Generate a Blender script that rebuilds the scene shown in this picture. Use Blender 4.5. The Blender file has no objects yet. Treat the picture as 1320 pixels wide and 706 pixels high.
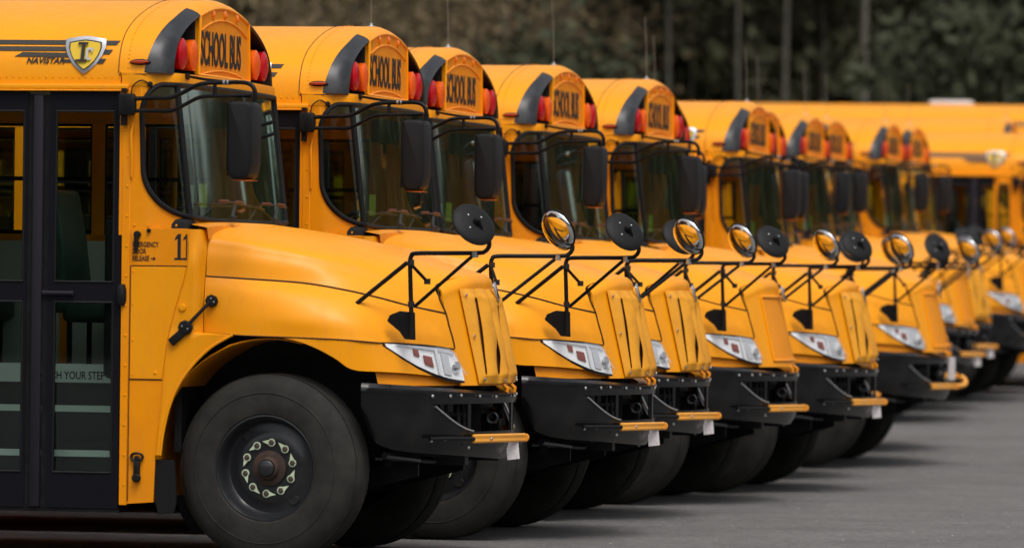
import bpy, bmesh, math, random
import numpy as np
from mathutils import Vector, Matrix, Euler
R=math.radians
random.seed(7); rng=np.random.default_rng(7)
scene=bpy.context.scene
col=scene.collection
# ------------------------------------------------------------------ camera
CAM_H=1.53525
cd=bpy.data.cameras.new('camera'); cam=bpy.data.objects.new('camera',cd); col.objects.link(cam)
cd.sensor_width=36; cd.lens=36*7600/1320; cd.clip_end=2000; cd.clip_start=.5
pit,rol=R(.10966),R(.69969)
rt=Vector((1,0,0)); fw=Vector((0,math.cos(pit),math.sin(pit))); up=Vector((0,-math.sin(pit),math.cos(pit)))
right=math.cos(rol)*rt+math.sin(rol)*up; upp=-math.sin(rol)*rt+math.cos(rol)*up
m=Matrix.Identity(4)
for i in range(3): m[i][0]=right[i]; m[i][1]=upp[i]; m[i][2]=-fw[i]
m[2][3]=CAM_H
cam.matrix_world=m
cd.dof.use_dof=True; cd.dof.focus_distance=34.5; cd.dof.aperture_fstop=2.7
scene.camera=cam
# ------------------------------------------------------------------ light: bright overcast
w=bpy.data.worlds.new('World'); scene.world=w; w.use_nodes=True
nt=w.node_tree; bg=nt.nodes['Background']
SUN_EL,SUN_AZ=62.0,160.0          # azimuth measured clockwise from +y
sky=nt.nodes.new('ShaderNodeTexSky'); sky.sky_type='NISHITA'; sky.sun_disc=False
sky.sun_elevation=R(SUN_EL); sky.sun_rotation=R(SUN_AZ); sky.air_density=1.0; sky.dust_density=6.0; sky.ozone_density=1.0
hs=nt.nodes.new('ShaderNodeHueSaturation'); hs.inputs['Saturation'].default_value=.22
nt.links.new(sky.outputs[0],hs.inputs['Color']); nt.links.new(hs.outputs[0],bg.inputs['Color'])
bg.inputs['Strength'].default_value=.095
sd=bpy.data.lights.new('sun','SUN'); sd.energy=.62; sd.angle=R(24); sd.color=(1,.96,.90)
sun=bpy.data.objects.new('sun',sd); col.objects.link(sun)
az,el=R(SUN_AZ),R(SUN_EL)
tosun=Vector((math.sin(az)*math.cos(el),math.cos(az)*math.cos(el),math.sin(el)))
sun.rotation_euler=tosun.to_track_quat('Z','Y').to_euler(); sun.location=(0,20,40)
vs=scene.view_settings; vs.view_transform='Standard'; vs.look='None'; vs.gamma=1; vs.exposure=0.66
scene.render.engine='CYCLES'
scene.cycles.max_bounces=8; scene.cycles.transparent_max_bounces=24
# ------------------------------------------------------------------ materials
def mat(name,color,rough=.5,metal=0,coat=0,spec=.5,noise=None,bump=None,emit=None):
    M=bpy.data.materials.new(name); M.use_nodes=True; n=M.node_tree.nodes; l=M.node_tree.links
    p=n['Principled BSDF']; p.inputs['Base Color'].default_value=(*color,1); p.inputs['Roughness'].default_value=rough
    p.inputs['Metallic'].default_value=metal; p.inputs['Coat Weight'].default_value=coat; p.inputs['Coat Roughness'].default_value=.12
    p.inputs['Specular IOR Level'].default_value=spec
    tc=n.new('ShaderNodeTexCoord')
    if noise:
        sc,c2,lo,hi=noise
        t=n.new('ShaderNodeTexNoise'); t.inputs['Scale'].default_value=sc; t.inputs['Detail'].default_value=6; t.inputs['Roughness'].default_value=.65
        l.new(tc.outputs['Object'],t.inputs['Vector'])
        mr=n.new('ShaderNodeMapRange'); mr.inputs[1].default_value=lo; mr.inputs[2].default_value=hi
        l.new(t.outputs['Fac'],mr.inputs[0])
        mx=n.new('ShaderNodeMix'); mx.data_type='RGBA'; mx.inputs['A'].default_value=(*color,1); mx.inputs['B'].default_value=(*c2,1)
        l.new(mr.outputs[0],mx.inputs['Factor']); l.new(mx.outputs['Result'],p.inputs['Base Color'])
    if bump:
        sc,st=bump
        t=n.new('ShaderNodeTexNoise'); t.inputs['Scale'].default_value=sc; t.inputs['Detail'].default_value=4
        l.new(tc.outputs['Object'],t.inputs['Vector'])
        b=n.new('ShaderNodeBump'); b.inputs['Strength'].default_value=st; b.inputs['Distance'].default_value=.01
        l.new(t.outputs['Fac'],b.inputs['Height']); l.new(b.outputs[0],p.inputs['Normal'])
    if emit: p.inputs['Emission Color'].default_value=(*emit[0],1); p.inputs['Emission Strength'].default_value=emit[1]
    return M
def glass(name,tint,ior=1.5,rough=.0,amount=1.0,refl=(1,1,1)):
    M=bpy.data.materials.new(name); M.use_nodes=True; n=M.node_tree.nodes; l=M.node_tree.links
    n.remove(n['Principled BSDF']); o=n['Material Output']
    t=n.new('ShaderNodeBsdfTransparent'); t.inputs[0].default_value=(*tint,1)
    g=n.new('ShaderNodeBsdfGlossy'); g.inputs['Roughness'].default_value=rough; g.inputs['Color'].default_value=(*refl,1)
    fr=n.new('ShaderNodeFresnel'); fr.inputs[0].default_value=ior
    mu=n.new('ShaderNodeMath'); mu.operation='MULTIPLY'; mu.inputs[1].default_value=amount; l.new(fr.outputs[0],mu.inputs[0])
    mx=n.new('ShaderNodeMixShader'); l.new(mu.outputs[0],mx.inputs[0]); l.new(t.outputs[0],mx.inputs[1]); l.new(g.outputs[0],mx.inputs[2]); l.new(mx.outputs[0],o.inputs[0])
    return M
YEL=(.92,.342,.002)
M={}
M['yellow']=mat('bus yellow lit paint',YEL,.37,coat=.04,spec=.26,noise=(1.7,(.89,.315,.003),.42,.72))  # yellower hue: the tone of lit faces put into the paint
M['yellow_shaded']=mat('bus yellow shaded paint',(.90,.300,.002),.46,coat=.0,spec=.22,noise=(2.3,(.79,.262,.005),.4,.7))  # same paint, more orange: the shaded tone of the sides put into the colour
def grime(Mt):
    n=Mt.node_tree.nodes; l=Mt.node_tree.links; p=n['Principled BSDF']; src=p.inputs['Base Color'].links[0].from_socket
    tc=[q for q in n if q.type=='TEX_COORD'][0]
    mp=n.new('ShaderNodeMapping'); mp.inputs['Scale'].default_value=(9,9,2.2); l.new(tc.outputs['Object'],mp.inputs[0])
    a=n.new('ShaderNodeTexNoise'); a.inputs['Scale'].default_value=1.6; a.inputs['Detail'].default_value=9; a.inputs['Roughness'].default_value=.75; l.new(mp.outputs[0],a.inputs['Vector'])
    r=n.new('ShaderNodeMapRange'); r.inputs[1].default_value=.50; r.inputs[2].default_value=.80; r.inputs[4].default_value=.22; l.new(a.outputs['Fac'],r.inputs[0])
    m_=n.new('ShaderNodeMix'); m_.data_type='RGBA'; m_.inputs['B'].default_value=(.42,.19,.05,1); l.new(src,m_.inputs['A']); l.new(r.outputs[0],m_.inputs['Factor']); l.new(m_.outputs['Result'],p.inputs['Base Color'])
    r2=n.new('ShaderNodeMapRange'); r2.inputs[1].default_value=.3; r2.inputs[2].default_value=.7; r2.inputs[3].default_value=.30; r2.inputs[4].default_value=.50; l.new(a.outputs['Fac'],r2.inputs[0]); l.new(r2.outputs[0],p.inputs['Roughness'])
grime(M['yellow']); grime(M['yellow_shaded'])
M['vinyl']=mat('mustard vinyl cover',(.80,.335,.008),.55,noise=(5,(.62,.24,.012),.45,.75),bump=(14,.35))
M['slotshade']=mat('cover slot shade',(.12,.038,.003),.7)  # dark brown stands for the shaded yellow seen through the slots
M['armyel']=mat('crossing arm yellow',(.85,.36,.04),.45)
M['black']=mat('black metal paint',(.006,.006,.007),.45,spec=.18,noise=(9,(.014,.014,.014),.4,.7))
M['bumper']=mat('bumper black',(.005,.005,.006),.22,coat=0,spec=.42,noise=(3,(.018,.017,.016),.45,.75))
M['plastic']=mat('black plastic',(.009,.009,.010),.55,spec=.2,bump=(180,.08))
M['hoodblk']=mat('faded black vinyl',(.014,.015,.017),.38,noise=(7,(.055,.057,.064),.45,.78),bump=(9,.1))
M['alcove']=mat('alcove black',(.010,.009,.009),.6)
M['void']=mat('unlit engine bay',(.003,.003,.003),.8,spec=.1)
M['door']=mat('door dark anodised',(.006,.006,.009),.5,spec=.13)
M['doormid']=mat('door rubber edge',(.016,.014,.021),.6,spec=.2)
M['rubber']=mat('tyre rubber',(.017,.0168,.0152),.8,spec=.25,noise=(6,(.040,.038,.032),.35,.75),bump=(60,.12))
M['tread']=M['rubber']
M['rim']=mat('black rim',(.016,.017,.020),.32,coat=.2,noise=(12,(.05,.046,.042),.55,.85))
M['rust']=mat('rusty hub',(.030,.020,.015),.8,noise=(20,(.065,.032,.020),.4,.65))
M['nut']=mat('steel nut',(.10,.075,.06),.55,metal=.5)
M['pointer']=mat('pale green plastic',(.62,.72,.50),.5)
M['chrome']=mat('chrome',(.85,.86,.88),.06,metal=1)
M['silver']=mat('silver badge',(.62,.63,.65),.28,metal=.85)
M['steel']=mat('bright steel',(.55,.55,.55),.3,metal=.9)
M['red']=mat('red lens',(.52,.004,.010),.3,coat=.05,spec=.25)
M['amber']=mat('amber lens',(.85,.115,.003),.32,coat=.05,spec=.22,bump=(70,.25))
M['amberm']=mat('amber marker',(.80,.13,.01),.25,coat=.5)
M['crest']=mat('crest marker lens',(.85,.20,.005),.3,coat=.1)
M['sidem']=mat('side marker lens',(.42,.035,.006),.25,coat=.5)
M['whip']=mat('dull whip',(.20,.19,.17),.5,metal=.3)
M['white']=mat('white plastic',(.75,.76,.77),.4)
M['paper']=mat('paper tag',(.66,.63,.63),.7,noise=(75,(.60,.25,.25),.58,.66))
M['lampin']=mat('lamp reflector',(.94,.95,.96),.35,metal=0)
M['lampred']=mat('turn lamp red',(.27,.07,.05),.35,coat=.1)
M['lampgrey']=mat('lamp grey',(.60,.61,.63),.3,metal=.1)
M['lens']=glass('clear lens',(.99,.99,.995),1.2,amount=.45)
M['wsglass']=glass('windshield glass',(.78,.95,.85),1.45,rough=.06,amount=.8,refl=(.78,.93,.84))
M['doorglass']=glass('door glass',(.86,.94,.90),1.38,amount=.9)
M['sideglass']=glass('side glass',(.86,.92,.89),1.45,amount=.8)
M['ink']=mat('black lettering',(.012,.011,.010),.5)
M['seat']=mat('green seat vinyl',(.018,.055,.038),.5,noise=(6,(.012,.036,.026),.4,.7))
M['inside']=mat('interior grey',(.10,.11,.10),.7)
M['insidewall']=mat('interior wall',(.55,.62,.56),.6)
M['strip']=mat('step nosing',(.84,.88,.86),.6)
M['steprub']=mat('step rubber',(.016,.02,.018),.6)
M['stripetape']=mat('black stripe tape',(.020,.017,.012),.5)
M['redin']=mat('red strap',(.25,.015,.01),.6)
M['field']=mat('badge yellow',(.80,.52,.03),.4)
M['lime']=mat('lime paper',(.45,.55,.03),.7)
M['gpaper']=mat('pale green paper',(.35,.50,.38),.7)
M['seam']=mat('panel gap',(.045,.015,.003),.8)
M['wiper']=mat('wiper',(.014,.013,.013),.5)
M['wred']=mat('wiper red tip',(.09,.018,.014),.5)
M['card']=mat('hatch white',(.70,.72,.74),.5)
# asphalt
A=bpy.data.materials.new('asphalt'); A.use_nodes=True; n=A.node_tree.nodes; l=A.node_tree.links; p=n['Principled BSDF']; p.inputs['Roughness'].default_value=.85
tc=n.new('ShaderNodeTexCoord')
def noi(sc,de=6,ro=.6):
    t=n.new('ShaderNodeTexNoise'); t.inputs['Scale'].default_value=sc; t.inputs['Detail'].default_value=de; t.inputs['Roughness'].default_value=ro; l.new(tc.outputs['Object'],t.inputs['Vector']); return t
def ramp(src,pts):
    r=n.new('ShaderNodeValToRGB'); e=r.color_ramp.elements
    e[0].position,e[0].color=pts[0][0],(*pts[0][1],1); e[1].position,e[1].color=pts[-1][0],(*pts[-1][1],1)
    l.new(src,r.inputs[0]); return r
r1=ramp(noi(.9,9,.72).outputs['Fac'],[(.33,(.097,.095,.093)),(.68,(.160,.156,.153))])
r2=ramp(noi(48,5,.8).outputs['Fac'],[(.36,(.50,.50,.50)),(.66,(1.45,1.44,1.42))])
mm=n.new('ShaderNodeMix'); mm.data_type='RGBA'; mm.blend_type='MULTIPLY'; mm.inputs['Factor'].default_value=1
l.new(r1.outputs[0],mm.inputs['A']); l.new(r2.outputs[0],mm.inputs['B'])
r4=ramp(noi(13,6,.85).outputs['Fac'],[(.34,(.66,.66,.66)),(.66,(1.32,1.32,1.31))])
m4=n.new('ShaderNodeMix'); m4.data_type='RGBA'; m4.blend_type='MULTIPLY'; m4.inputs['Factor'].default_value=1
l.new(mm.outputs['Result'],m4.inputs['A']); l.new(r4.outputs[0],m4.inputs['B']); mm=m4
vo=n.new('ShaderNodeTexVoronoi'); vo.inputs['Scale'].default_value=16; l.new(tc.outputs['Object'],vo.inputs['Vector'])
r3=ramp(vo.outputs['Distance'],[(.05,(2.2,2.15,2.1)),(.075,(1,1,1))])
m2=n.new('ShaderNodeMix'); m2.data_type='RGBA'; m2.blend_type='MULTIPLY'; m2.inputs['Factor'].default_value=.55
l.new(mm.outputs['Result'],m2.inputs['A']); l.new(r3.outputs[0],m2.inputs['B']); l.new(m2.outputs['Result'],p.inputs['Base Color'])
bp=n.new('ShaderNodeBump'); bp.inputs['Strength'].default_value=.5; bp.inputs['Distance'].default_value=.006
l.new(noi(110,4).outputs['Fac'],bp.inputs['Height']); l.new(bp.outputs[0],p.inputs['Normal'])
M['asphalt']=A
M['bark']=mat('grey pine bark',(.135,.125,.095),.9,noise=(2,(.075,.070,.052),.4,.7))
M['barkd']=mat('dark bark',(.040,.036,.030),.9,noise=(3,(.02,.018,.016),.4,.7))
M['barkb']=mat('brown bare bark',(.17,.13,.095),.9,noise=(2,(.05,.04,.033),.4,.7))
M['leafd']=mat('dark conifer needles',(.034,.032,.012),.8,noise=(.16,(.046,.053,.015),.4,.7))
M['leafm']=mat('mid green foliage',(.036,.042,.014),.8,noise=(.5,(.026,.030,.011),.4,.65))
M['twig']=mat('bare twigs',(.175,.125,.066),.9,noise=(.25,(.125,.100,.045),.4,.65))
# ------------------------------------------------------------------ mesh helpers
def cr(pts,n):
    """Catmull-Rom through pts, n samples, uniform in index"""
    P=np.array(pts,float); k=len(P); t=np.linspace(0,k-1,n); out=[]
    E=np.vstack([2*P[0]-P[1],P,2*P[-1]-P[-2]])
    for u in t:
        i=min(int(u),k-2); f=u-i; a,b,c,d=E[i],E[i+1],E[i+2],E[i+3]
        out.append(.5*((2*b)+(-a+c)*f+(2*a-5*b+4*c-d)*f*f+(-a+3*b-3*c+d)*f**3))
    return np.array(out)
class MB:
    def __init__(s): s.v=[]; s.f=[]; s.mi=[]
    def add(s,v,f,mi=0):
        o=len(s.v); s.v+= [tuple(map(float,p)) for p in v]; s.f+=[tuple(o+i for i in q) for q in f]; s.mi+=[mi]*len(f); return s
    def grid(s,G,mi=0,mask=None,flip=False):
        G=np.asarray(G,float); a,b=G.shape[:2]; f=[]
        for i in range(a-1):
            for j in range(b-1):
                if mask is not None and not mask(i,j): continue
                q=(i*b+j,(i+1)*b+j,(i+1)*b+j+1,i*b+j+1)
                p=[G.reshape(-1,3)[k] for k in q]
                if np.linalg.norm(np.cross(p[2]-p[0],p[3]-p[1]))<1e-9: continue
                f.append(q[::-1] if flip else q)
        return s.add(G.reshape(-1,3),f,mi)
    def box(s,c,d,mi=0,rot=None):
        c=np.array(c,float); d=np.array(d,float)/2
        V=np.array([[x,y,z] for x in(-1,1) for y in(-1,1) for z in(-1,1)])*d
        if rot is not None: V=V@np.array(rot).T
        return s.add(V+c,[(0,1,3,2),(4,6,7,5),(0,4,5,1),(2,3,7,6),(0,2,6,4),(1,5,7,3)],mi)
    def tube(s,pts,r,seg=8,mi=0,caps=True):
        P=np.array(pts,float); k=len(P); rr=np.full(k,r) if np.isscalar(r) else np.array(r,float)
        T=np.gradient(P,axis=0); T/=np.linalg.norm(T,axis=1)[:,None]+1e-12
        a=np.array([0,0,1.]) if abs(T[0][2])<.9 else np.array([1.,0,0]); u=np.cross(T[0],a); u/=np.linalg.norm(u)
        V=[]
        for i in range(k):
            u=u-T[i]*(u@T[i]); u/=np.linalg.norm(u); v_=np.cross(T[i],u)
            for j in range(seg):
                an=2*math.pi*j/seg; V.append(P[i]+rr[i]*(math.cos(an)*u+math.sin(an)*v_))
        f=[(i*seg+j,i*seg+(j+1)%seg,(i+1)*seg+(j+1)%seg,(i+1)*seg+j) for i in range(k-1) for j in range(seg)]
        if caps: f+=[tuple(range(seg))[::-1],tuple((k-1)*seg+j for j in range(seg))]
        return s.add(V,f,mi)
    def lathe(s,prof,c,axis,seg=32,mi=0,sx=1,sy=1,caps=True):
        """prof: (r,h) along axis from c"""
        ax=np.array(axis,float); ax/=np.linalg.norm(ax); a=np.array([0,0,1.]) if abs(ax[2])<.9 else np.array([1.,0,0])
        u=np.cross(a,ax); u/=np.linalg.norm(u); v_=np.cross(ax,u); c=np.array(c,float); V=[]
        for r,h in prof:
            for j in range(seg):
                an=2*math.pi*j/seg; V.append(c+ax*h+r*(sx*math.cos(an)*u+sy*math.sin(an)*v_))
        k=len(prof); f=[(i*seg+j,i*seg+(j+1)%seg,(i+1)*seg+(j+1)%seg,(i+1)*seg+j) for i in range(k-1) for j in range(seg)]
        cl=abs(prof[0][0]-prof[-1][0])<1e-6 and abs(prof[0][1]-prof[-1][1])<1e-6
        if caps and prof[0][0]>1e-4 and not cl: f.append(tuple(range(seg))[::-1])
        if caps and prof[-1][0]>1e-4 and not cl: f.append(tuple((k-1)*seg+j for j in range(seg)))
        return s.add(V,f,mi)
    def prism(s,outline,d,mi=0):
        """outline: list of 3D points (planar-ish polygon); d: extrusion vector"""
        P=np.array(outline,float); k=len(P); d=np.array(d,float)
        f=[tuple(range(k)),tuple(range(2*k-1,k-1,-1))]+[(i,i+k,(i+1)%k+k,(i+1)%k) for i in range(k)]
        return s.add(np.vstack([P,P+d]),f,mi)
    def mirror(s):
        o=len(s.v); s.v+=[(x,-y,z) for x,y,z in s.v]; s.f+=[tuple(i+o for i in q[::-1]) for q in s.f]; s.mi+=list(s.mi); return s
    def mesh(s,name,mats,smooth=40,bevel=None,thick=None,recalc=True):
        me=bpy.data.meshes.new(name); me.from_pydata(s.v,[],s.f)
        for mm_ in (mats if isinstance(mats,(list,tuple)) else [mats]): me.materials.append(M[mm_])
        me.polygons.foreach_set('material_index',s.mi); me.update()
        bm=bmesh.new(); bm.from_mesh(me)
        bmesh.ops.delete(bm,geom=[v for v in bm.verts if not v.link_faces],context='VERTS')
        bmesh.ops.remove_doubles(bm,verts=bm.verts,dist=1e-5)
        if recalc: bmesh.ops.recalc_face_normals(bm,faces=bm.faces)
        if bevel: bmesh.ops.bevel(bm,geom=[e for e in bm.edges if len(e.link_faces)==2 and e.calc_face_angle(0)>.6],offset=bevel[0],segments=bevel[1],affect='EDGES',profile=.5)
        if thick: bmesh.ops.solidify(bm,geom=bm.faces[:],thickness=thick)
        bm.to_mesh(me); bm.free()
        if smooth:
            me.polygons.foreach_set('use_smooth',[True]*len(me.polygons)); me.set_sharp_from_angle(angle=R(smooth))
        me.update(); return me
def link(name,data,parent=None,loc=None):
    o=bpy.data.objects.new(name,data); col.objects.link(o); o.parent=parent
    if loc is not None: o.location=loc
    return o
def part(name,mb,mats,parent,**k): return link(name,mb.mesh(name,mats,**k),parent)
def tag(o,label=None,cat=None,group=None,kind=None):
    if label:o['label']=label
    if cat:o['category']=cat
    if group:o['group']=group
    if kind:o['kind']=kind
    return o
def text_mesh(name,body,size,mats,bold=0,sx=1,ext=.001,align='CENTER',shear=0):
    c=bpy.data.curves.new(name,'FONT'); c.body=body; c.size=size; c.extrude=ext; c.offset=bold; c.align_x=align; c.align_y='CENTER'; c.shear=shear; c.resolution_u=3
    o=bpy.data.objects.new(name,c); col.objects.link(o)
    dg=bpy.context.evaluated_depsgraph_get(); me=bpy.data.meshes.new_from_object(o.evaluated_get(dg))
    bpy.data.objects.remove(o); 
    me.transform(Matrix.Diagonal((sx,1,1,1))); me.materials.clear(); me.materials.append(M[mats]); me.name=name
    return me
FACE_SIDE=Matrix(((1,0,0,0),(0,0,-1,0),(0,1,0,0),(0,0,0,1)))      # text in xz plane seen from -y
FACE_FRONT=Matrix(((0,0,1,0),(1,0,0,0),(0,1,0,0),(0,0,0,1)))       # text in yz plane seen from +x
# ------------------------------------------------------------------ ground
GP=np.array([(-400,-.012),(50,-.012),(54.8,.06),(61.5,.195),(64.5,.25),(67.3,.304),(70.1,.341),(73.2,.37),(79,.69),(86,1.1),(95,1.25),(130,1.4),(900,1.6)])
def gz(y): return float(np.interp(y,GP[:,0],GP[:,1]))
ys=np.unique(np.concatenate([np.linspace(-400,20,12),np.arange(20,100,1.5),np.linspace(100,900,14)])); xs=np.linspace(-500,500,26)
g=MB().grid([[(x,y,gz(y)) for x in xs] for y in ys])
gme=g.mesh('ground','asphalt',recalc=False)
gr=link('ground',gme); gr['kind']='structure'
if gr.data.polygons[0].normal.z<0: gr.data.flip_normals()

# loose grit on the asphalt
M['grit']=mat('pale grit',(.30,.29,.27),.8,noise=(3,(.14,.135,.13),.4,.6))
gn=3600; gx=rng.uniform(-3.5,9,gn); gy=26+34*rng.random(gn)**1.5; gs=.0035+.007*rng.random(gn)**3
base=np.array([(1,0,0),(0,1,0),(-1,0,0),(0,-1,0),(0,0,.8)]); Vg=[];Fg=[]
for k in range(gn):
    a=rng.random()*6.28; c,s=math.cos(a),math.sin(a); q=base@np.array(((c,s,0),(-s,c,0),(0,0,1)))*gs[k]*np.array((1,.8,1)); Vg+= [tuple(r) for r in q+np.array((gx[k],gy[k],gz(gy[k])))]; o=5*k
    Fg+=[(o,o+1,o+4),(o+1,o+2,o+4),(o+2,o+3,o+4),(o+3,o,o+4)]
gme=bpy.data.meshes.new('gravel'); gme.from_pydata(Vg,[],Fg); gme.materials.append(M['grit']); tag(link('gravel',gme),'loose pale grit scattered on the grey asphalt','gravel',None,'stuff')

# ================================================================== the bus, built once at the origin
# x forward, y to the bus's left, z up; origin below the front edge of the door
bus=bpy.data.objects.new('school_bus',None); col.objects.link(bus); bus.empty_display_size=.5
ARC=[(-1.22,2.60),(-1.216,2.70),(-1.19,2.80),(-1.13,2.885),(-1.02,2.955),(-.85,3.02),(-.6,3.085),(-.3,3.138),(0,3.155)]
ARC=ARC+[(-y,z) for y,z in ARC[-2::-1]]
ARCH=cr(ARC,65)
def ring(x,inset,z0=2.60):
    out=[]
    for y,z in ARCH:
        yy=y*(1-inset/1.22); zz=2.60+(z-2.60)*(1-max(inset*.42,min(inset,0))/.55)
        out.append((x(z) if callable(x) else x,yy,zz))
    return np.array(out)
XB=-9.4
def add_rivet(mb,p,n,r=.007):
    n=np.array(n,float); n/=np.linalg.norm(n); mb.lathe([(r,-.001),(r*.8,r*.45),(0,r*.6)],p,n,6)
# ---- roof
mb=MB(); xsr=np.linspace(XB,-.02,14); mb.grid([ring(x,0) for x in xsr])
roof=part('roof',mb,'yellow',bus,thick=.03)
mb=MB()
for x in np.arange(XB+.75,-1.2,.75):
    mb.tube([(x,y*1.001,2.6+(z-2.6)*1.003) for y,z in ARCH],.006,6)
part('roof_joint',mb,'yellow',roof)
mb=MB()
for s in(-1,1):
    mb.box(((XB+.02)/2,s*1.228,2.618),(-XB+.04,.036,.030)); mb.box(((XB+.0)/2,s*1.236,2.598),(-XB+.02,.028,.010))
part('drip_rail',mb,'yellow',roof,bevel=(.006,2))
rv=MB()
for x in np.arange(-2.5,-.02,.038):
    add_rivet(rv,(x,-1.2185,2.672),(0,-1,.05),.0065)
for t in range(3,62,1):                                   # along the cap seam
    y,z=ARCH[t]; nn=np.array([0,ARCH[min(t+1,64)][1]-ARCH[max(t-1,0)][1],-(ARCH[min(t+1,64)][0]-ARCH[max(t-1,0)][0])]); nn=-nn
    for xx in (.022,): add_rivet(rv,(xx,y*1.0035,2.6+(z-2.6)*1.0075),nn,.0055)
# ---- roof cap with the sign
def bx(z): return .115+.070*min(1,max(0,(z-2.72)/.30))
R0=ring(-.03,-.004);R1=ring(bx,-.003);R2=ring(lambda z:max(.192,bx(z)+.016),.012);R3=ring(.222,.034);R4=ring(.243,.068);R5=ring(.255,.108)
capv=np.array([R0,ring(.05,-.004),R1,R2,R3,R4,R5])
SY=.605
mid=[j for j in range(65) if abs(R5[j][1])<=SY]; j0,j1=mid[0],mid[-1]
low=4   # arch samples below the cap's lower edge
mb=MB().grid(capv,mask=lambda i,j:(i<2 or j0<=j<j1) and low<=j<64-low)
cap=part('roof_cap',mb,'yellow',bus,thick=.02)
mb=MB().tube(ring(-.032,-.0045)[low:65-low],.0025,6); part('cap_seam',mb,'seam',cap)
mb=MB().tube([(-.03,-1.222,2.688),(.12,-1.222,2.690),(.2,-1.2,2.692)],.003,6); part('cap_lower_seam',mb,'seam',cap)
for s in(0,1):
    mb=MB()
    if s==0: ms=lambda i,j:i>=2 and low<=j<j0
    else: ms=lambda i,j:i>=2 and j1<=j<64-low
    mb.grid(capv,mask=ms)
    hood_=part('light_hood',mb,'hoodblk',bus,thick=.012)
    mb=MB(); inner=[R5,ring(.20,.115),ring(.08,.12)]
    mb.grid(inner,mask=(lambda i,j:low<=j<j0) if s==0 else (lambda i,j:j1<=j<64-low))
    seq=range(low,j0+1) if s==0 else range(j1,65-low)
    pts=[tuple(inner[2][j]) for j in seq]
    a=(.08,pts[-1][1] if s==0 else pts[0][1],2.70); b=(.08,pts[0][1] if s==0 else pts[-1][1],2.70)
    mb.add(pts+([a] if s==0 else [a]),[tuple(range(len(pts)+1))])
    mb.box((.16,(-.87 if s==0 else .87),2.697),(.20,.46,.012)); mb.box((.155,(-.612 if s==0 else .612),2.865),(.17,.006,.33))
    part('light_recess',mb,'alcove',hood_)
# lower ledge of the cap
WSP=[(-.02,-1.222),(.06,-1.222),(.12,-1.212),(.1925,-1.153),(.262,-1.094),(.280,-1.0),(.302,-.72),(.322,-.35),(.33,0)]
WSP=WSP+[(x,-y) for x,y in WSP[-2::-1]]
WS=cr(WSP,85)
def wsx(z): return .085*(2.62-z)/.75
mb=MB(); G=[]
for dz,off in ((2.625,.006),(2.66,.010),(2.70,.004),(2.705,-.05)):
    G.append([(x+off+wsx(dz)*.0,y*(1+off*.3),dz) for x,y in WS])
mb.grid(G); hd=part('header_panel',mb,'yellow',bus,thick=.02)
# sign
outl=[(0,-.575,2.712),(0,.575,2.712)]+[(0,R5[j][1],R5[j][2]) for j in range(j1,j0-1,-1)]
mb=MB().prism([(.10,y,z) for _,y,z in outl],(.148,0,0))
sign=part('sign_panel',mb,'yellow_shaded',bus,smooth=30)
fr=[(.250,y*.995,z) for _,y,z in outl]; mb=MB().tube(fr+[fr[0]],.010,6); part('sign_frame',mb,'yellow',sign)
arcb=[(.2495,y*.93,z-.070-.012*(y/.6)**2) for y,z in [(R5[j][1],R5[j][2]) for j in range(j0,j1+1)]]
mb=MB().tube(arcb,.007,6); part('sign_rib',mb,'yellow_shaded',sign)
mb=MB().tube([(.2495,y,2.722+.028*(1-(y/.45)**2)) for y in np.linspace(-.45,.45,15)],.006,6); part('sign_rib',mb,'yellow_shaded',sign)
me=text_mesh('lettering','SCHOOL BUS',1,'ink',bold=.018,sx=1)
xsv=[v.co.x for v in me.vertices]; ysv=[v.co.y for v in me.vertices]; wd,ht=max(xsv)-min(xsv),max(ysv)-min(ysv); cx_,cy_=(max(xsv)+min(xsv))/2,(max(ysv)+min(ysv))/2
me.transform(FACE_FRONT@Matrix.Diagonal((.90/wd,.200/ht,1,1))@Matrix.Translation((-cx_,-cy_,0)))
t=link('lettering',me,sign,(.2515,-.075,2.868)); t['label']='black SCHOOL BUS lettering'
# warning lights
def wlight(y,z,x,m_,lab):
    c=(x-.11,y,z)
    mb=MB().lathe([(.070,0),(.086,.03),(.088,.10),(.083,.102)],c,(1,0,0),24); o=part('warning_light',mb,m_,bus); o['label']=lab
    pr=[(.083,.100)]+[(.083*math.cos(a),.100+.017*math.sin(a)) for a in np.linspace(.1,1.45,6)]+[(0,.1175)]
    part('lens',MB().lathe(pr,c,(1,0,0),24),m_,o)
    part('bezel',MB().lathe([(.089,.012),(.094,.014),(.094,.030),(.089,.032)],c,(1,0,0),24),'plastic',o)
for s in(-1,1):
    wlight(s*.700,2.815,.268,'amber','amber flashing lamp'); wlight(s*.915,2.815,.262,'red','red flashing lamp')
for y in(-.26,0,.27):
    c=np.array((.245,y,3.082-.10*y*y)); nn=(.9,0,.43)
    o=part('marker_light',MB().lathe([(.030,-.012),(.030,.004),(.022,.013),(0,.017)],c,nn,14,sx=.8,sy=1.15),'crest',cap)
o=part('side_marker_light',MB().lathe([(.05,-.004),(.05,.016),(.04,.028),(0,.032)],(.088,-1.206,2.756),(0,-1,.08),18,sx=1.05,sy=.22),'sidem',bus)
part('marker_base',MB().lathe([(.058,-.006),(.058,.006),(.05,.008)],(.088,-1.206,2.756),(0,-1,.08),18,sx=1.05,sy=.30),'plastic',o)
# antenna
o=part('antenna',MB().lathe([(.026,0),(.026,.010),(.010,.016),(.008,.03)],(.14,.0,3.150),(0,0,1),10),'silver',bus)
part('whip',MB().tube([(.14,0,3.17),(.135,0,3.4),(.12,0,3.64)],.0026,5),'whip',o)
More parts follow.
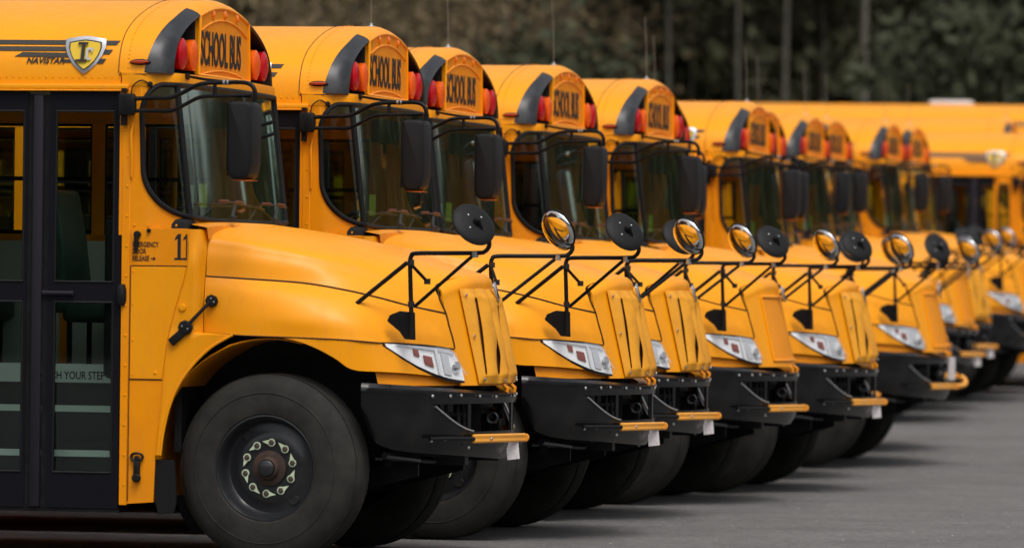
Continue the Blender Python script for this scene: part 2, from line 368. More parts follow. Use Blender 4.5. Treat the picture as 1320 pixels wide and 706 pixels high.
# ---- front frame with windshield opening
N=85; us=np.arange(N)
sd_=np.concatenate([[0],np.cumsum(np.linalg.norm(np.diff(WS,axis=0),axis=1))]); L=sd_[-1]
def edge(s):                                # distance from the nearer end
    return min(s,L-s)
def zb(s):
    e=edge(s)-.115; w_=.25
    if e<=0: return 2.17
    k=max(0,1-e/w_); return 2.17-.262*math.sqrt(max(0,1-k**2.2))-.022*min(1,max(0,e-.1)/.5)
def zt(s):
    e=edge(s)-.115; w_=.14
    if e<=0: return 2.17
    k=max(0,1-e/w_); return 2.47+.165*math.sqrt(max(0,1-k*k))
_e=.1151+.385*(1-np.cos(np.linspace(0,1,34)*math.pi/2))
us_=np.concatenate([np.linspace(0,.115,4),_e,np.linspace(.52,L-.52,34),L-_e[::-1],np.linspace(L-.115,L,4)])
def wsp(s,z,off=0):
    x=np.interp(s,sd_,WS[:,0]); y=np.interp(s,sd_,WS[:,1])
    k=min(1,max(0,(edge(s)-.03)/.28))
    return (x+k*wsx(z)+off*.9,y*(1+off*.25),z)
mb=MB(); G=[]
for fz in (0,.5,1): G.append([wsp(s,1.80+(zb(s)-1.80)*fz) for s in us_])
mb.grid(G); G=[]
for fz in (0,.5,1): G.append([wsp(s,zt(s)+(2.64-zt(s))*fz) for s in us_])
mb.grid(G)
ff=part('front_frame',mb,'yellow_shaded',bus,thick=.02)
gi=[s for s in us_ if .11505<edge(s)]
mb=MB(); 
mb.grid([[wsp(s,zb(s)+(zt(s)-zb(s))*k,-.004) for s in gi] for k in np.linspace(0,1,8)])
ws=part('windshield',mb,'wsglass',bus,recalc=False)
loop=[wsp(s,zb(s),.006) for s in gi]+[wsp(s,zt(s),.006) for s in gi[::-1]]
mb=MB().tube(loop+[loop[0]],.0155,8); part('windshield_seal',mb,'plastic',ws)
for sgn in(-1,1):
    sdv=float(np.interp(1.085*sgn,WS[:,1],sd_)) 
    mb=MB().tube([wsp(sdv,z,.004) for z in np.linspace(zb(sdv),zt(sdv),8)],.017,8); part('windshield_divider',mb,'plastic',ws)
# ---- body sides
def plate(pts,y,th,mb=None):
    mb=mb or MB(); return mb.prism([(x,y,z) for x,z in pts],(0,th,0))
seamL=cr([(.385,1.83),(.388,1.70),(.372,1.56),(.325,1.40),(.285,1.25),(.262,1.10),(.250,.95),(.235,.75),(.215,.60)],24)
mb=MB(); plate([(.0,1.83),(.0,.31),(.195,.325),(.205,.58)]+[tuple(p) for p in seamL[::-1]],-1.22,.03,mb)
wr=part('side_wall',mb,'yellow_shaded',bus,smooth=0)
mb=MB().box((.022,-1.2225,1.455),(.046,.011,2.30)); part('door_post_strip',mb,'yellow_shaded',wr,bevel=(.003,1))
mb=MB(); plate([(.054,1.625),(.054,1.005),(.236,1.005),(.250,1.10),(.272,1.25),(.312,1.41),(.352,1.54),(.372,1.625)],-1.2215,-.004,mb); part('access_panel',mb,'yellow',wr,smooth=0,bevel=(.002,1))
mb=MB(); plate([(.054,1.632),(.054,1.838),(.376,1.838),(.378,1.632)],-1.2215,-.003,mb); part('number_panel',mb,'yellow_shaded',wr,smooth=0,bevel=(.002,1))
mb=MB()
for a,b in (((.050,1.628),(.372,1.628)),((.050,1.628),(.050,.33)),((.050,1.001),(.240,1.001))): mb.tube([(a[0],-1.2215,a[1]),(b[0],-1.2215,b[1])],.0028,5)
part('panel_seam',mb,'seam',wr)
for z in np.arange(.42,2.55,.165): add_rivet(rv,(.028,-1.228,z),(0,-1,0),.008)
for z in (1.03,1.22,1.42,1.6): add_rivet(rv,(.068,-1.2255,z),(0,-1,0),.007)
for x in (.07,.15,.23,.31): add_rivet(rv,(x,-1.2245,1.855),(0,-1,0),.007)
add_rivet(rv,(.20,-1.2255,1.04),(0,-1,0),.010)
part('rivets',rv,'yellow',bus)['kind']='stuff'
# pillar to the roof
mb=MB(); mb.box((.052,-1.205,2.22),(.104,.032,.80)); part('door_pillar',mb,'yellow_shaded',bus,bevel=(.004,1))
mb=MB().tube([(.058,-1.232,2.42),(.052,-1.245,2.36),(.058,-1.245,2.20),(.052,-1.232,2.12)],.007,6); part('grab_tab',mb,'yellow',bus)
# rear of the body
def body_side(sg,x0):
    y=sg*1.22
    mb=MB(); mb.box(((XB+x0)/2,y-sg*.015,1.115),(x0-XB,.03,1.35)); 
    o=part('side_wall',mb,'yellow_shaded',bus)
    mb=MB()
    for z in(.62,1.02,1.62): mb.box(((XB+x0)/2,y+sg*.008,z),(x0-XB,.022,.07))
    part('rub_rail',mb,'black',o,bevel=(.006,1))
    mb=MB(); mb.box(((XB+x0)/2,y-sg*.015,2.545),(x0-XB,.03,.13)); mb.box(((XB+x0)/2,y-sg*.015,1.80),(x0-XB,.03,.04))
    x=x0; 
    xs_=[]
    while x>XB+.1:
        mb.box((x-.04,y-sg*.016,2.15),(.08,.028,.72)); xs_.append(x); x-=.74
    part('window_pillars',mb,'yellow_shaded',o)
    for x in xs_[:-1]:
        mb=MB().box((x-.41,y-sg*.022,2.15),(.66,.006,.66)); wn=part('window',mb,'sideglass',o)
        mb=MB(); 
        for zz in (1.83,2.15,2.475): mb.box((x-.41,y-sg*.018,zz),(.66,.02,.025))
        for xx in (-.74,-.08): mb.box((x+xx,y-sg*.018,2.15),(.02,.02,.66))
        part('window_frame',mb,'black',wn)
body_side(-1,-1.0)
body_side(1,-.05)
mb=MB().box((-.025,1.205,1.3),(.05,.03,2.6-.6)); mb.box((.17,1.205,1.3),(.36,.03,1.05)); part('side_wall',mb,'yellow_shaded',bus)
mb=MB().prism([(XB,y,z) for y,z in ARCH]+[(XB,1.22,.45),(XB,-1.22,.45)],(-.03,0,0)); part('rear_wall',mb,'yellow_shaded',bus,smooth=0)
# ---- interior
mb=MB().grid([ring(x,.05)[2:-2] for x in (XB+.05,-4,-.06)]); part('headliner',mb,'insidewall',bus)
for s in (-1,1):
    part('wall_lining',MB().box(((XB-1.02)/2,s*1.182,1.37),(-XB-1.1,.012,.82)),'insidewall',bus)
part('wall_lining',MB().box((-.5,1.182,1.37),(1.0,.012,.82)),'insidewall',bus)
part('wall_lining',MB().box((XB+.02,0,1.8),(.02,2.3,1.6)),'insidewall',bus)
mb=MB().box(((XB-.95)/2,0,.93),(-XB-1.0,2.36,.05)); mb.box((-.42,.30,.93),(1.1,1.75,.05)); part('floor',mb,'inside',bus)
mb=MB().box((-.48,-.90,.34),(.92,.62,.04)); part('stepwell_floor',mb,'steprub',bus)
for i,(y0,z) in enumerate(((-.98,.585),(-.78,.83),(-.58,1.06))):
    mb=MB().box((-.48,y0+.14,z-.012),(.92,.28,.024)); mb.box((-.48,y0+.012,z-.125),(.92,.02,.23)); st=part('step',mb,'steprub',bus)
    part('step_nosing',MB().box((-.48,y0-.004,z-.005),(.90,.016,.036)),'strip',st)
sg_=MB().box((-.48,-.592,1.005),(.90,.006,.075)); o=part('step_sign',sg_,'strip',bus)
me=text_mesh('lettering','WATCH YOUR STEP',.064,'ink',bold=.0008,sx=.73,align='RIGHT'); me.transform(FACE_SIDE); link('lettering',me,o,(-.268,-.597,1.006))
mb=MB().box((.12,0,1.45),(.5,2.3,.9)); mb.box((-.05,.55,1.72),(.35,.7,.25)); part('dashboard',mb,'plastic',bus,bevel=(.04,2))
mb=MB().lathe([(.21,-.012),(.225,0),(.21,.012),(.195,0),(.21,-.012)],(-.22,.55,1.90),(-.5,0,.86),28); mb.box((-.20,.55,1.88),(.03,.40,.02)); part('steering_wheel',mb,'plastic',bus)
def seat(x,y,wd,h,z0=.95,m_='seat'):
    mb=MB().box((x+.22,y,z0+.42),(.42,wd,.14)); o=None
    sq=part('seat',mb,m_,bus,bevel=(.04,3))
    pts=[(x-.04,z0+.40),(x+.07,z0+.42),(x+.02,z0+h*.75),(x-.03,z0+h),(x-.12,z0+h),(x-.13,z0+h*.7)]
    mb=MB().prism([(px,y-wd/2,pz) for px,pz in pts],(0,wd,0)); part('backrest',mb,m_,sq,bevel=(.03,3))
    mb=MB()
    for dx in(.05,.36):
        for dy in(-.4,.4): mb.tube([(x+dx,y+dy*wd,z0),(x+dx,y+dy*wd,z0+.37)],.016,6)
    part('seat_frame',mb,'black',sq)
seat(-.80,.55,.52,1.12)
for x in(-1.75,-2.5,-3.25):
    seat(x,-.68,.95,1.02); seat(x,.68,.95,1.02)
mb=MB().prism([(-1.12,y,z) for y,z in ((-1.15,1.05),(-.25,1.05),(-.25,1.75),(-.32,1.86),(-1.15,1.86))],(.03,0,0)); part('barrier_panel',mb,'seat',bus,bevel=(.008,2))
mb=MB().tube([(-1.06,-.24,.95),(-1.06,-.24,3.0)],.017,8); mb.tube([(-.98,.18,.95),(-.98,.18,3.02)],.017,8); part('stanchion',mb,'armyel',bus)
mb=MB().box((.30,-.62,2.03),(.004,.17,.13)); o=part('window_notice',mb,'lime',bus); 
mb=MB().box((.29,-.86,2.02),(.004,.14,.13)); part('window_notice',mb,'gpaper',bus)
mb=MB().box((.22,.1,2.50),(.05,.62,.15)); part('inside_mirror',mb,'plastic',bus,bevel=(.02,2))
# ---- folding door
DY=-1.205
def leaf(x0,x1,gx0,gx1,lab=None):
    mb=MB(); z0,z1=.285,2.588
    def b(xa,xb,za,zb_): mb.box(((xa+xb)/2,DY,(za+zb_)/2),(xb-xa,.034,zb_-za))
    b(x0,gx0,z0,z1); b(gx1,x1,z0,z1); b(gx0,gx1,2.482,z1); b(gx0,gx1,1.425,1.538); b(gx0,gx1,z0,.482)
    d=part('door_leaf',mb,'door',bus)
    for a,c in ((1.538,2.482),(.482,1.425)):
        q=part('door_glass',MB().box(((gx0+gx1)/2,DY+.004,(a+c)/2),(gx1-gx0+.004,.005,c-a+.004)),'doorglass',d)
        mb=MB(); t_=.010
        lp=[(gx0,a),(gx1,a),(gx1,c),(gx0,c),(gx0,a)]
        for (xa,za),(xb,zb_) in zip(lp,lp[1:]): mb.tube([(xa,DY-.017,za),(xb,DY-.017,zb_)],.0065,6)
        part('glass_seal',mb,'plastic',q)
    return d
d1=leaf(-.425,-.008,-.385,-.050)
d2=leaf(-.965,-.548,-.925,-.570)
part('door_edge_seal',MB().box((-.487,DY-.012,1.43),(.060,.040,2.29)),'doormid',d2,bevel=(.012,2))
for xx in(-.437,-.534): part('door_edge_seal',MB().box((xx,DY+.004,1.43),(.034,.03,2.29)),'black',d2)
part('door_handle',MB().tube([(-.45,-1.235,1.474),(-.27,-1.24,1.474)],.013,8),'doormid',d1)
part('door_hinge',MB().lathe([(.02,-.06),(.03,-.03),(.03,.03),(.02,.06)],(.002,-1.232,1.468),(0,0,1),10),'plastic',d1)
part('door_threshold',MB().box((-.40,-1.19,.272),(.80,.05,.02)),'black',bus)
mb=MB().box((-.49,-1.20,2.597),(.98,.04,.016)); part('door_header',mb,'black',bus)
# lettering by the door
for i,(tx,z) in enumerate((('EMERGENCY',1.747),('DOOR',1.709),('RELEASE',1.670))):
    me=text_mesh('lettering',tx,.040,'ink',bold=.0006,sx=.66,align='LEFT'); me.transform(FACE_SIDE); link('lettering',me,wr,(.060,-1.2262,z))
mb=MB(); plate([(.168,1.667),(.182,1.667),(.182,1.659),(.196,1.670),(.182,1.681),(.182,1.673),(.168,1.673)],-1.2255,-.001,mb); part('arrow_mark',mb,'ink',wr,smooth=0)
part('release_lever',MB().tube([(.088,-1.242,1.80),(.086,-1.248,1.70)],[.014,.011],8).lathe([(.02,0),(.02,.02),(0,.024)],(.091,-1.226,1.803),(0,-1,0),12),'black',bus)
part('lever_pin',MB().lathe([(.012,0),(.012,.012),(0,.015)],(.155,-1.2255,1.825),(0,-1,0),10),'black',bus)
num=MB()
NUM=[]
for k,x in enumerate((.318,.366)):
    pts_=[(x-.016,1.664),(x+.030,1.664),(x+.030,1.676),(x+.020,1.676),(x+.020,1.808),(x+.002,1.808),(x-.014,1.784),(x-.014,1.772),(x+.001,1.782),(x+.001,1.676),(x-.016,1.676)]
    plate([(min(a,.374),b) for a,b in pts_],-1.2246,-.001,num)
NUM.append(part('bus_number',num,'ink',wr,smooth=0)); NUM[0]['label']='black number 11'
# ---- shield badge and stripes on the roof side
def arch_at(z,off=.004):
    k=[i for i in range(33) if True]; y=float(np.interp(z,[ARCH[i][1] for i in k],[ARCH[i][0] for i in k])); return y-off
def side_patch(mb,xz,off,th=.002):
    """polygon on the roof side; long polygons are split in z bands by the caller"""
    mb.prism([(x,arch_at(z,off),z) for x,z in xz],(0,-th,0))
st=MB()
for (xa0,za,zb_,sl) in ((-2.1,2.858,2.884,0),(-2.05,2.822,2.847,0),(-.64,2.786,2.811,.045)):
    side_patch(st,[(xa0,za),(-.30,za-.004),(-.30,zb_-.004),(xa0+sl,zb_)],.003)
for za,zb_ in ((2.868,2.876),):pass
xr=-.045
def tip(z): return xr-(2.878-z)*.62
for za,zb_ in ((2.852,2.878),(2.800,2.826),(2.748,2.774)):
    side_patch(st,[(-.20,za),(tip(za),za),(tip(zb_),zb_),(-.20,zb_)],.003)
side_patch(st,[(tip(2.748)-.028,2.748),(tip(2.748),2.748),(tip(2.878),2.878),(tip(2.878)-.05,2.878)],.0035)
side_patch(st,[(-.36,2.753),(-.28,2.753),(-.28,2.770),(-.36,2.770)],.003)
stripe=part('side_stripes',st,'stripetape',bus,smooth=0)
me=text_mesh('lettering','NAVISTAR',.046,'ink',bold=.0012,sx=1.02,align='LEFT',shear=.25); me.transform(FACE_SIDE); link('lettering',me,stripe,(-.568,arch_at(2.762,.006),2.762)).rotation_euler=(-.25,0,0)
def shield(sc):
    h=[(0,.106),(.055,.100),(.116,.088),(.118,.045),(.100,-.005),(.070,-.052),(.035,-.085),(0,-.110)]
    pts=[(x*sc,z*sc) for x,z in h]+[(-x*sc,z*sc) for x,z in h[-2:0:-1]]
    return pts
bc=(-.232,2.797); tilt=.25
def shp(sc,d,mb):
    y0=arch_at(bc[1],.012+d)
    mb.prism([(bc[0]+x,y0+tilt*z,bc[1]+z) for x,z in shield(sc)],(0,.010,0)); return mb
badge=part('shield_badge',shp(1,0,MB()),'silver',bus,bevel=(.004,2)); badge['label']='silver edged shield badge with I and C'
part('badge_line',shp(.80,.003,MB()),'ink',badge,smooth=0)
part('badge_field',shp(.735,.005,MB()),'field',badge,smooth=0)
def glyph(strokes,m_,nm,dx=0,d=.018):
    mb=MB(); y0=arch_at(bc[1],.012+d)
    for x0,x1,z0,z1 in strokes:
        mb.prism([(bc[0]+x,y0+tilt*z,bc[1]+z) for x,z in ((x0,z0),(x1,z0),(x1+.004,z1),(x0+.004,z1))],(0,.004,0))
    part(nm,mb,m_,badge,smooth=0)
glyph([(-.020,.000,-.030,.060),(-.040,.016,.056,.070),(-.052,.012,-.040,-.027)],'ink','badge_letter')
glyph([(.008,.020,-.022,.030),(.014,.046,.026,.038),(.014,.036,-.030,-.018),(.038,.046,.014,.030)],'silver','badge_letter')
# ---- hood
C0=[(.46,0,1.882),(.72,0,1.850),(1.0,0,1.805),(1.24,0,1.755),(1.45,0,1.695),(1.63,0,1.645),(1.77,0,1.605)]
C1=[(.46,-.55,1.872),(.72,-.53,1.838),(1.0,-.50,1.792),(1.22,-.46,1.743),(1.42,-.41,1.688),(1.59,-.35,1.636),(1.74,-.30,1.597)]
C2=[(.46,-1.01,1.818),(.72,-.955,1.780),(1.0,-.905,1.724),(1.2,-.81,1.688),(1.37,-.73,1.64),(1.51,-.65,1.592),(1.64,-.565,1.548)]
C3=[(.46,-1.105,1.725),(.72,-1.055,1.695),(1.0,-.995,1.652),(1.21,-.915,1.60),(1.38,-.83,1.55),(1.52,-.725,1.51),(1.665,-.612,1.47)]
C4=[(.46,-1.13,1.58),(.72,-1.085,1.568),(1.0,-1.035,1.55),(1.22,-.99,1.515),(1.39,-.90,1.475),(1.54,-.77,1.43),(1.70,-.60,1.39)]
C5=[(.46,-1.142,1.572),(.72,-1.105,1.558),(1.0,-1.06,1.54),(1.22,-1.01,1.505),(1.39,-.915,1.465),(1.543,-.78,1.42),(1.70,-.602,1.384)]
C6=[(.46,-1.16,1.50),(.72,-1.165,1.49),(1.0,-1.15,1.465),(1.23,-1.095,1.432),(1.41,-.985,1.395),(1.56,-.81,1.35),(1.72,-.605,1.32)]
C7=[(.46,-1.17,1.40),(.72,-1.195,1.375),(1.0,-1.21,1.355),(1.24,-1.17,1.338),(1.42,-1.05,1.305),(1.585,-.855,1.275),(1.74,-.603,1.255)]
C8=[(.46,-1.165,1.265),(.72,-1.205,1.254),(1.0,-1.217,1.248),(1.25,-1.19,1.24),(1.43,-1.08,1.225),(1.60,-.875,1.21),(1.755,-.60,1.192)]
def loft(curves,n,m_):
    K=[cr(c,n) for c in curves]; K=np.array(K)            # curves x n x 3
    return np.array([cr(K[:,i],m_) for i in range(n)])     # n x m x 3
half=[C1,C2,C3,C4]
top=[[(x,-y,z) for x,y,z in c] for c in half[::-1]]+[C0]+half
mb=MB().grid(loft(top,46,61))
hood=part('hood',mb,'yellow',bus,thick=.012)
mb=MB()
rear=cr([c[0] for c in top],50); rim_=[rear,rear+np.array((-.004,0,-.03))]; mb.grid(rim_); part('hood_rear_lip',mb,'plastic',hood)
# low raised spine and side ribs on the hood top
def hood_pt(x,y): 
    return None
FG=loft([C5,C6,C7,C8],46,26)
for sgn in(-1,1):
    G=FG*np.array((1,-sgn,1)) if sgn==1 else FG
    mb=MB().grid(G); fe=part('fender',mb,'yellow',bus,thick=.012)
    s_=-sgn*-1
    cre=cr(C4,60)*np.array((1,-sgn,1)) if sgn==1 else cr(C4,60)
    cre2=cr(C5,60)*np.array((1,-sgn,1)) if sgn==1 else cr(C5,60)
    part('hood_seam',MB().tube((cre+cre2)/2,.006,6),'seam',fe)
    lw=(cr(C8,60)[4:])*np.array((1,-sgn if sgn==1 else 1,1))
    part('fender_seam',MB().tube(lw+np.array((0,0,-.003)),.004,6),'seam',fe)
    he=np.array([cr(c,46)[-1] for c in (C2,C3,C4,C6,C7,C8)])*np.array((1,-sgn if sgn==1 else 1,1))
    part('hood_seam',MB().tube(cr(he,30)+np.array((.004,0,0)),.0045,6),'seam',fe)
# nose surface
GY=[0,.26,.43,.56,.70,.85,1.0,1.08,1.13,1.17]; GG=[0,.027,.074,.125,.180,.255,.365,.46,.55,.70]
gys=np.linspace(0,1.17,200); _g=cr(list(zip(GY,GG)),200); 
def gfun(y): return float(np.interp(abs(y),_g[:,0],_g[:,1]))
def nose(y,z,off=0):
    x=1.935-.235*(min(z,1.56)-1.0)-gfun(y)
    d=(gfun(abs(y)+.01)-gfun(max(0,abs(y)-.01)))/(.02 if abs(y)>.01 else .02); nx,ny=1,math.copysign(d,y); k=1/math.hypot(nx,ny)
    return (x+off*nx*k,y+off*ny*k,z)
yc=np.linspace(-.6,.6,49); G=[]
Etop=cr([(1.64,-.565,1.548),(1.74,-.30,1.597),(1.77,0,1.605),(1.74,.30,1.597),(1.64,.565,1.548)],200)
for i,y in enumerate(yc):
    a=abs(y)/.6; ztop=1.535-.06*a**3
    colp=[nose(y,z) for z in np.linspace(.985,ztop,14)]
    if a<.93:
        k=int(np.argmin(abs(Etop[:,1]-y*.94))); e=Etop[k]
    else: e=np.array((1.645,np.sign(y)*.575,1.535))
    p0=np.array(colp[-1]); b_=np.array((p0[0]-.006,p0[1],p0[2]+.04))
    c1=(p0*.45+e*.55)+np.array((.012,0,.008))
    colp+=[tuple(p0*.75+c1*.25+np.array((.004,0,.004))),tuple(c1),tuple(e)]
    G.append(colp)
mb=MB().grid(G); sur=part('nose_panel',mb,'yellow',bus,thick=.012)
# painted grille: flat panel, its recess only put in by the shaded yellow
GY0,GY1,GZ0,GZ1=-.40,.40,1.03,1.485
mb=MB(); loop=[nose(y,GZ0,.004) for y in np.linspace(GY0,GY1,20)]+[nose(y*.97,GZ1,.004) for y in np.linspace(GY1,GY0,20)]
mb.tube(loop+[loop[0]],.011,6); gri=part('grille_frame',mb,'yellow',bus)
part('grille_panel',MB().grid([[nose(y,z,.001-.0*y) for y in np.linspace(GY0,GY1,16)] for z in np.linspace(GZ0,GZ1,6)]),'yellow_shaded',gri,thick=.003)
# lower front corners (below the fender line)
SK=[((.93,-1.216,1.2445),1.243),((1.02,-1.2165,1.244),1.222),((1.12,-1.210,1.241),1.185),((1.22,-1.197,1.238),1.132),((1.31,-1.163,1.233),1.073)]
TOPF=[p for p,_ in SK]; BOTF=[(p[0],p[1]-.002,z) for p,z in SK]
for y,zt_,zb_ in ((-1.08,1.222,1.062),(-1.0,1.217,1.056),(-.875,1.206,1.045),(-.74,1.198,1.030),(-.60,1.189,1.010)):
    TOPF.append(nose(y,zt_)); BOTF.append(nose(y,zb_))
TF,BF=cr(TOPF,50),cr(BOTF,50)
for sgn in(1,-1):
    S=np.array((1,sgn,1)); G=[TF*S+(BF-TF)*S*k for k in np.linspace(0,1,9)]
    G.append(G[-1]+np.array((-.01,sgn*.02,0)))
    sk=part('fender_corner',MB().grid(G),'yellow',bus,thick=.012)
    # inner valance
    G=[[np.array(nose(y,z,-.03))*S for y in np.linspace(-1.1,-.45,16)] for z in (1.06,.985)]
    part('valance',MB().grid(G),'yellow_shaded',sk)
    # rear leg of the wheel arch with the cowl side
    zr=np.concatenate([np.linspace(.585,1.255,26),np.linspace(1.265,1.835,14)])
    arx=cr([(.236,.585),(.25,.70),(.284,.85),(.337,.975),(.42,1.09),(.52,1.185),(.64,1.255)],60)
    sl=cr([(.208,.585),(.225,.75),(.245,.95),(.257,1.10),(.280,1.25),(.320,1.40),(.367,1.56),(.383,1.70),(.380,1.835)],60)
    G=[]
    for z in zr:
        xl=float(np.interp(z,sl[:,1],sl[:,0])); xr_=float(np.interp(z,arx[:,1],arx[:,0])) if z<1.26 else .445
        row=[]
        yh=float(np.interp(z,[1.25,1.40,1.50,1.575,1.72,1.835],[-1.165,-1.17,-1.16,-1.138,-1.105,-1.0]))
        for k in np.linspace(0,1,12):
            x=xl+(xr_-xl)*k; y=-1.229-.006*math.sin(k*math.pi)
            if z>1.26:
                if k<.75: x=xl+(.415-xl)*k/.75; y=-1.226+.10*max(0,(z-1.62)/.22)**2*k/.75
                else: q=(k-.75)/.25; y0_=-1.226+.10*max(0,(z-1.62)/.22)**2; x=.415+.043*q**.7; y=y0_+(yh-.006-y0_)*q**1.3
            row.append((x,y*sgn,z))
        G.append(row)
    lg=part('wheel_arch_leg',MB().grid(G),'yellow',bus,thick=.010)
    eg=[(x,-1.232*sgn,z) for x,z in arx]
    part('arch_lip',MB().tube(eg,.008,6),'yellow',lg)
    # wheel well
    an=np.linspace(R(75),R(196),22)
    G=[[(.84+.70*math.cos(a)*(1.0 if a<2 else .95),y*sgn,.54+.70*math.sin(a)) for a in an] for y in (-1.17,-.9,-.60)]
    part('wheel_well',MB().grid(G),'yellow_shaded',bus,thick=.008)
    G=[[(.84+.72*math.cos(a),y*sgn,.54+.70*math.sin(a)) for a in np.linspace(R(48),R(76),6)] for y in (-1.13,-.60)]
    part('wheel_well_front',MB().grid(G),'black',bus,thick=.008)
    part('wheel_well_side',MB().prism([(.84+.72*math.cos(a),-.60*sgn,.54+.72*math.sin(a)) for a in np.linspace(R(-5),R(215),24)],(0,.02*sgn,0)),'black',bus,smooth=0)
    # tether latch holding the hood
    lt=MB().tube([(.505,-1.205*sgn,1.437),(.385,-1.258*sgn,1.30)],.010,8); lt=part('hood_latch',lt,'black',bus)
    part('latch_cap',MB().lathe([(.034,-.02),(.036,.012),(.030,.02),(0,.022)],(.508,-1.185*sgn,1.440),(0,-1*sgn,.1),8),'plastic',lt)
    part('latch_cap',MB().lathe([(.040,-.01),(.042,.016),(.034,.026),(0,.028)],(.375,-1.236*sgn,1.292),(0,-1*sgn,0),8),'plastic',lt)
    rm=Matrix.Rotation(R(45),3,'Y'); part('latch_bracket',MB().box((.333,-1.243*sgn,1.243),(.045,.03,.11),rot=[[math.cos(.85),0,math.sin(.85)],[0,1,0],[-math.sin(.85),0,math.cos(.85)]]),'plastic',lt,bevel=(.006,2))
    for c in((.508,1.455),(.525,1.435),(.49,1.425),(.36,1.30),(.392,1.285)):
        add=MB().lathe([(.006,0),(.005,.004),(0,.005)],(c[0],(-1.206 if c[0]>.45 else -1.263)*sgn,c[1]),(0,-sgn,0),6); part('bolt',add,'steel',lt,smooth=0)
    part('cowl_button',MB().lathe([(.022,0),(.019,.008),(0,.011)],(.352,-1.228*sgn,1.402),(0,-sgn,0),12),'amberm' if 0 else 'yellow',bus)
    # rubber flap behind the wheel, cowl bottom latch
    fl=cr([(.192,.56),(.196,.45),(.205,.33),(.225,.255)],12); fr_=cr([(.31,.56),(.32,.45),(.325,.33),(.31,.265)],12)
    mb=MB().grid([[(p[0],-1.21*sgn,p[1]) for p in fl],[(p[0],-1.215*sgn,p[1]) for p in fr_]]); part('mud_flap',mb,'plastic',bus,thick=.02)
lt=part('step_latch',MB().tube(cr([(.068,-1.232,.575),(.085,-1.236,.592),(.12,-1.236,.592),(.137,-1.232,.575),(.125,-1.236,.555),(.10,-1.236,.548),(.08,-1.236,.555),(.068,-1.232,.575)],24),.0075,6),'plastic',bus)
part('latch_body',MB().box((.104,-1.235,.51),(.036,.026,.085)),'plastic',lt,bevel=(.008,2)); part('latch_body',MB().box((.104,-1.235,.565),(.026,.02,.03)),'plastic',lt,bevel=(.005,1)); part('latch_foot',MB().lathe([(.022,0),(.026,.02),(.018,.03)],(.104,-1.225,.458),(0,-1,0),12),'plastic',lt)
# ---- headlights: patch on the nose between top and bottom outlines (given by y)
for sgn in(1,-1):
    S=np.array((1,-sgn,1))
    hy=np.linspace(0,1,30)
    yl=lambda u: 1.062-u*.497
    ht=[(0,1.219),(.15,1.216),(.5,1.205),(.80,1.190),(.90,1.165),(1,1.065)]
    hb=[(0,1.213),(.06,1.180),(.14,1.140),(.3,1.086),(.5,1.042),(.7,1.018),(.88,1.008),(1,1.008)]
    def H(u,k,off,grow=0):
        zt_=np.interp(u,*zip(*ht))+grow; zb_=np.interp(u,*zip(*hb))-grow
        return np.array(nose(-yl(u),zb_+(zt_-zb_)*k,off))*np.array((1,sgn,1))
    us2=np.linspace(0,1,30)
    hlm=part('headlight',MB().grid([[H(u,k,.002,.007) for u in us2] for k in (0,.5,1)]),'plastic',bus,thick=.002)
    def hp(nm,u0,u1,k0,k1,off,m_):
        part(nm,MB().grid([[H(u,k0+(k1-k0)*k,off) for u in np.linspace(u0,u1,12)] for k in np.linspace(0,1,5)]),m_,hlm,thick=.004)
    hp('reflector',.02,.985,.05,.96,.008,'lampin')
    hp('turn_lamp',.38,.49,.26,.62,.016,'lampred'); hp('turn_lamp',.27,.33,.50,.80,.016,'lampred')
    hp('lamp_divider',.545,.59,.05,.95,.019,'white')
    hp('lamp_brow',.10,.86,.86,.96,.018,'lampgrey')
    hp('low_beam',.64,.76,.15,.80,.016,'lampgrey'); 
    c=H(.85,.45,.016); nn=np.array(nose(-yl(.86),1.1,.1))-np.array(nose(-yl(.86),1.1,0)); nn=nn*np.array((1,sgn,1))
    part('lamp_bowl',MB().lathe([(.036,0),(.033,.010),(.020,.004),(0,.007)],c,nn,16),'chrome',hlm)
    part('lamp_lens',MB().grid([[H(u,k,.032-.012*abs(2*k-1)**2) for u in us2] for k in np.linspace(.0,1,7)]),'lens',hlm,recalc=False)
# ---- bumper
BP=[(1.365,-1.195),(1.45,-1.175),(1.55,-1.115),(1.65,-1.00),(1.745,-.85),(1.815,-.68),(1.87,-.50),(1.92,-.30),(1.952,-.12),(1.96,0)]
BP=BP+[(x,-y) for x,y in BP[-2::-1]]; BPc=cr(BP,121); bs=np.concatenate([[0],np.cumsum(np.linalg.norm(np.diff(BPc,axis=0),axis=1))]); BL=bs[-1]
def bpt(s,z,off=0):
    x=np.interp(s,bs,BPc[:,0]); y=np.interp(s,bs,BPc[:,1]); e=.004
    tx=np.interp(s+e,bs,BPc[:,0])-np.interp(s-e,bs,BPc[:,0]); ty=np.interp(s+e,bs,BPc[:,1])-np.interp(s-e,bs,BPc[:,1]); k=math.hypot(tx,ty) or 1
    return (x+off*ty/k,y-off*tx/k,z)
def s_of_y(y): return float(np.interp(y,BPc[:,1],bs))
def btop(s): e=min(s,BL-s); return 1.002-.055*min(1,e/1.1)
def bbot(s): e=min(s,BL-s); return np.interp(e,[0,.04,.10,.20,.35,1.3],[.86,.74,.665,.635,.618,.566])
sA=s_of_y(-.92)
def zu(s): return .884
def zl(s):
    e=min(s,BL-s)-sA
    if e<=0: return .884
    return .728+.156*max(0,1-e/.42)**1.7
ss=np.unique(np.concatenate([np.linspace(0,BL,121),[sA,BL-sA,sA+1e-4,BL-sA-1e-4]]))
lowr=[[bpt(s,bbot(s)+(zl(s)-bbot(s))*k,(-.05*(1-k)**3)) for s in ss] for k in np.linspace(0,1,8)]
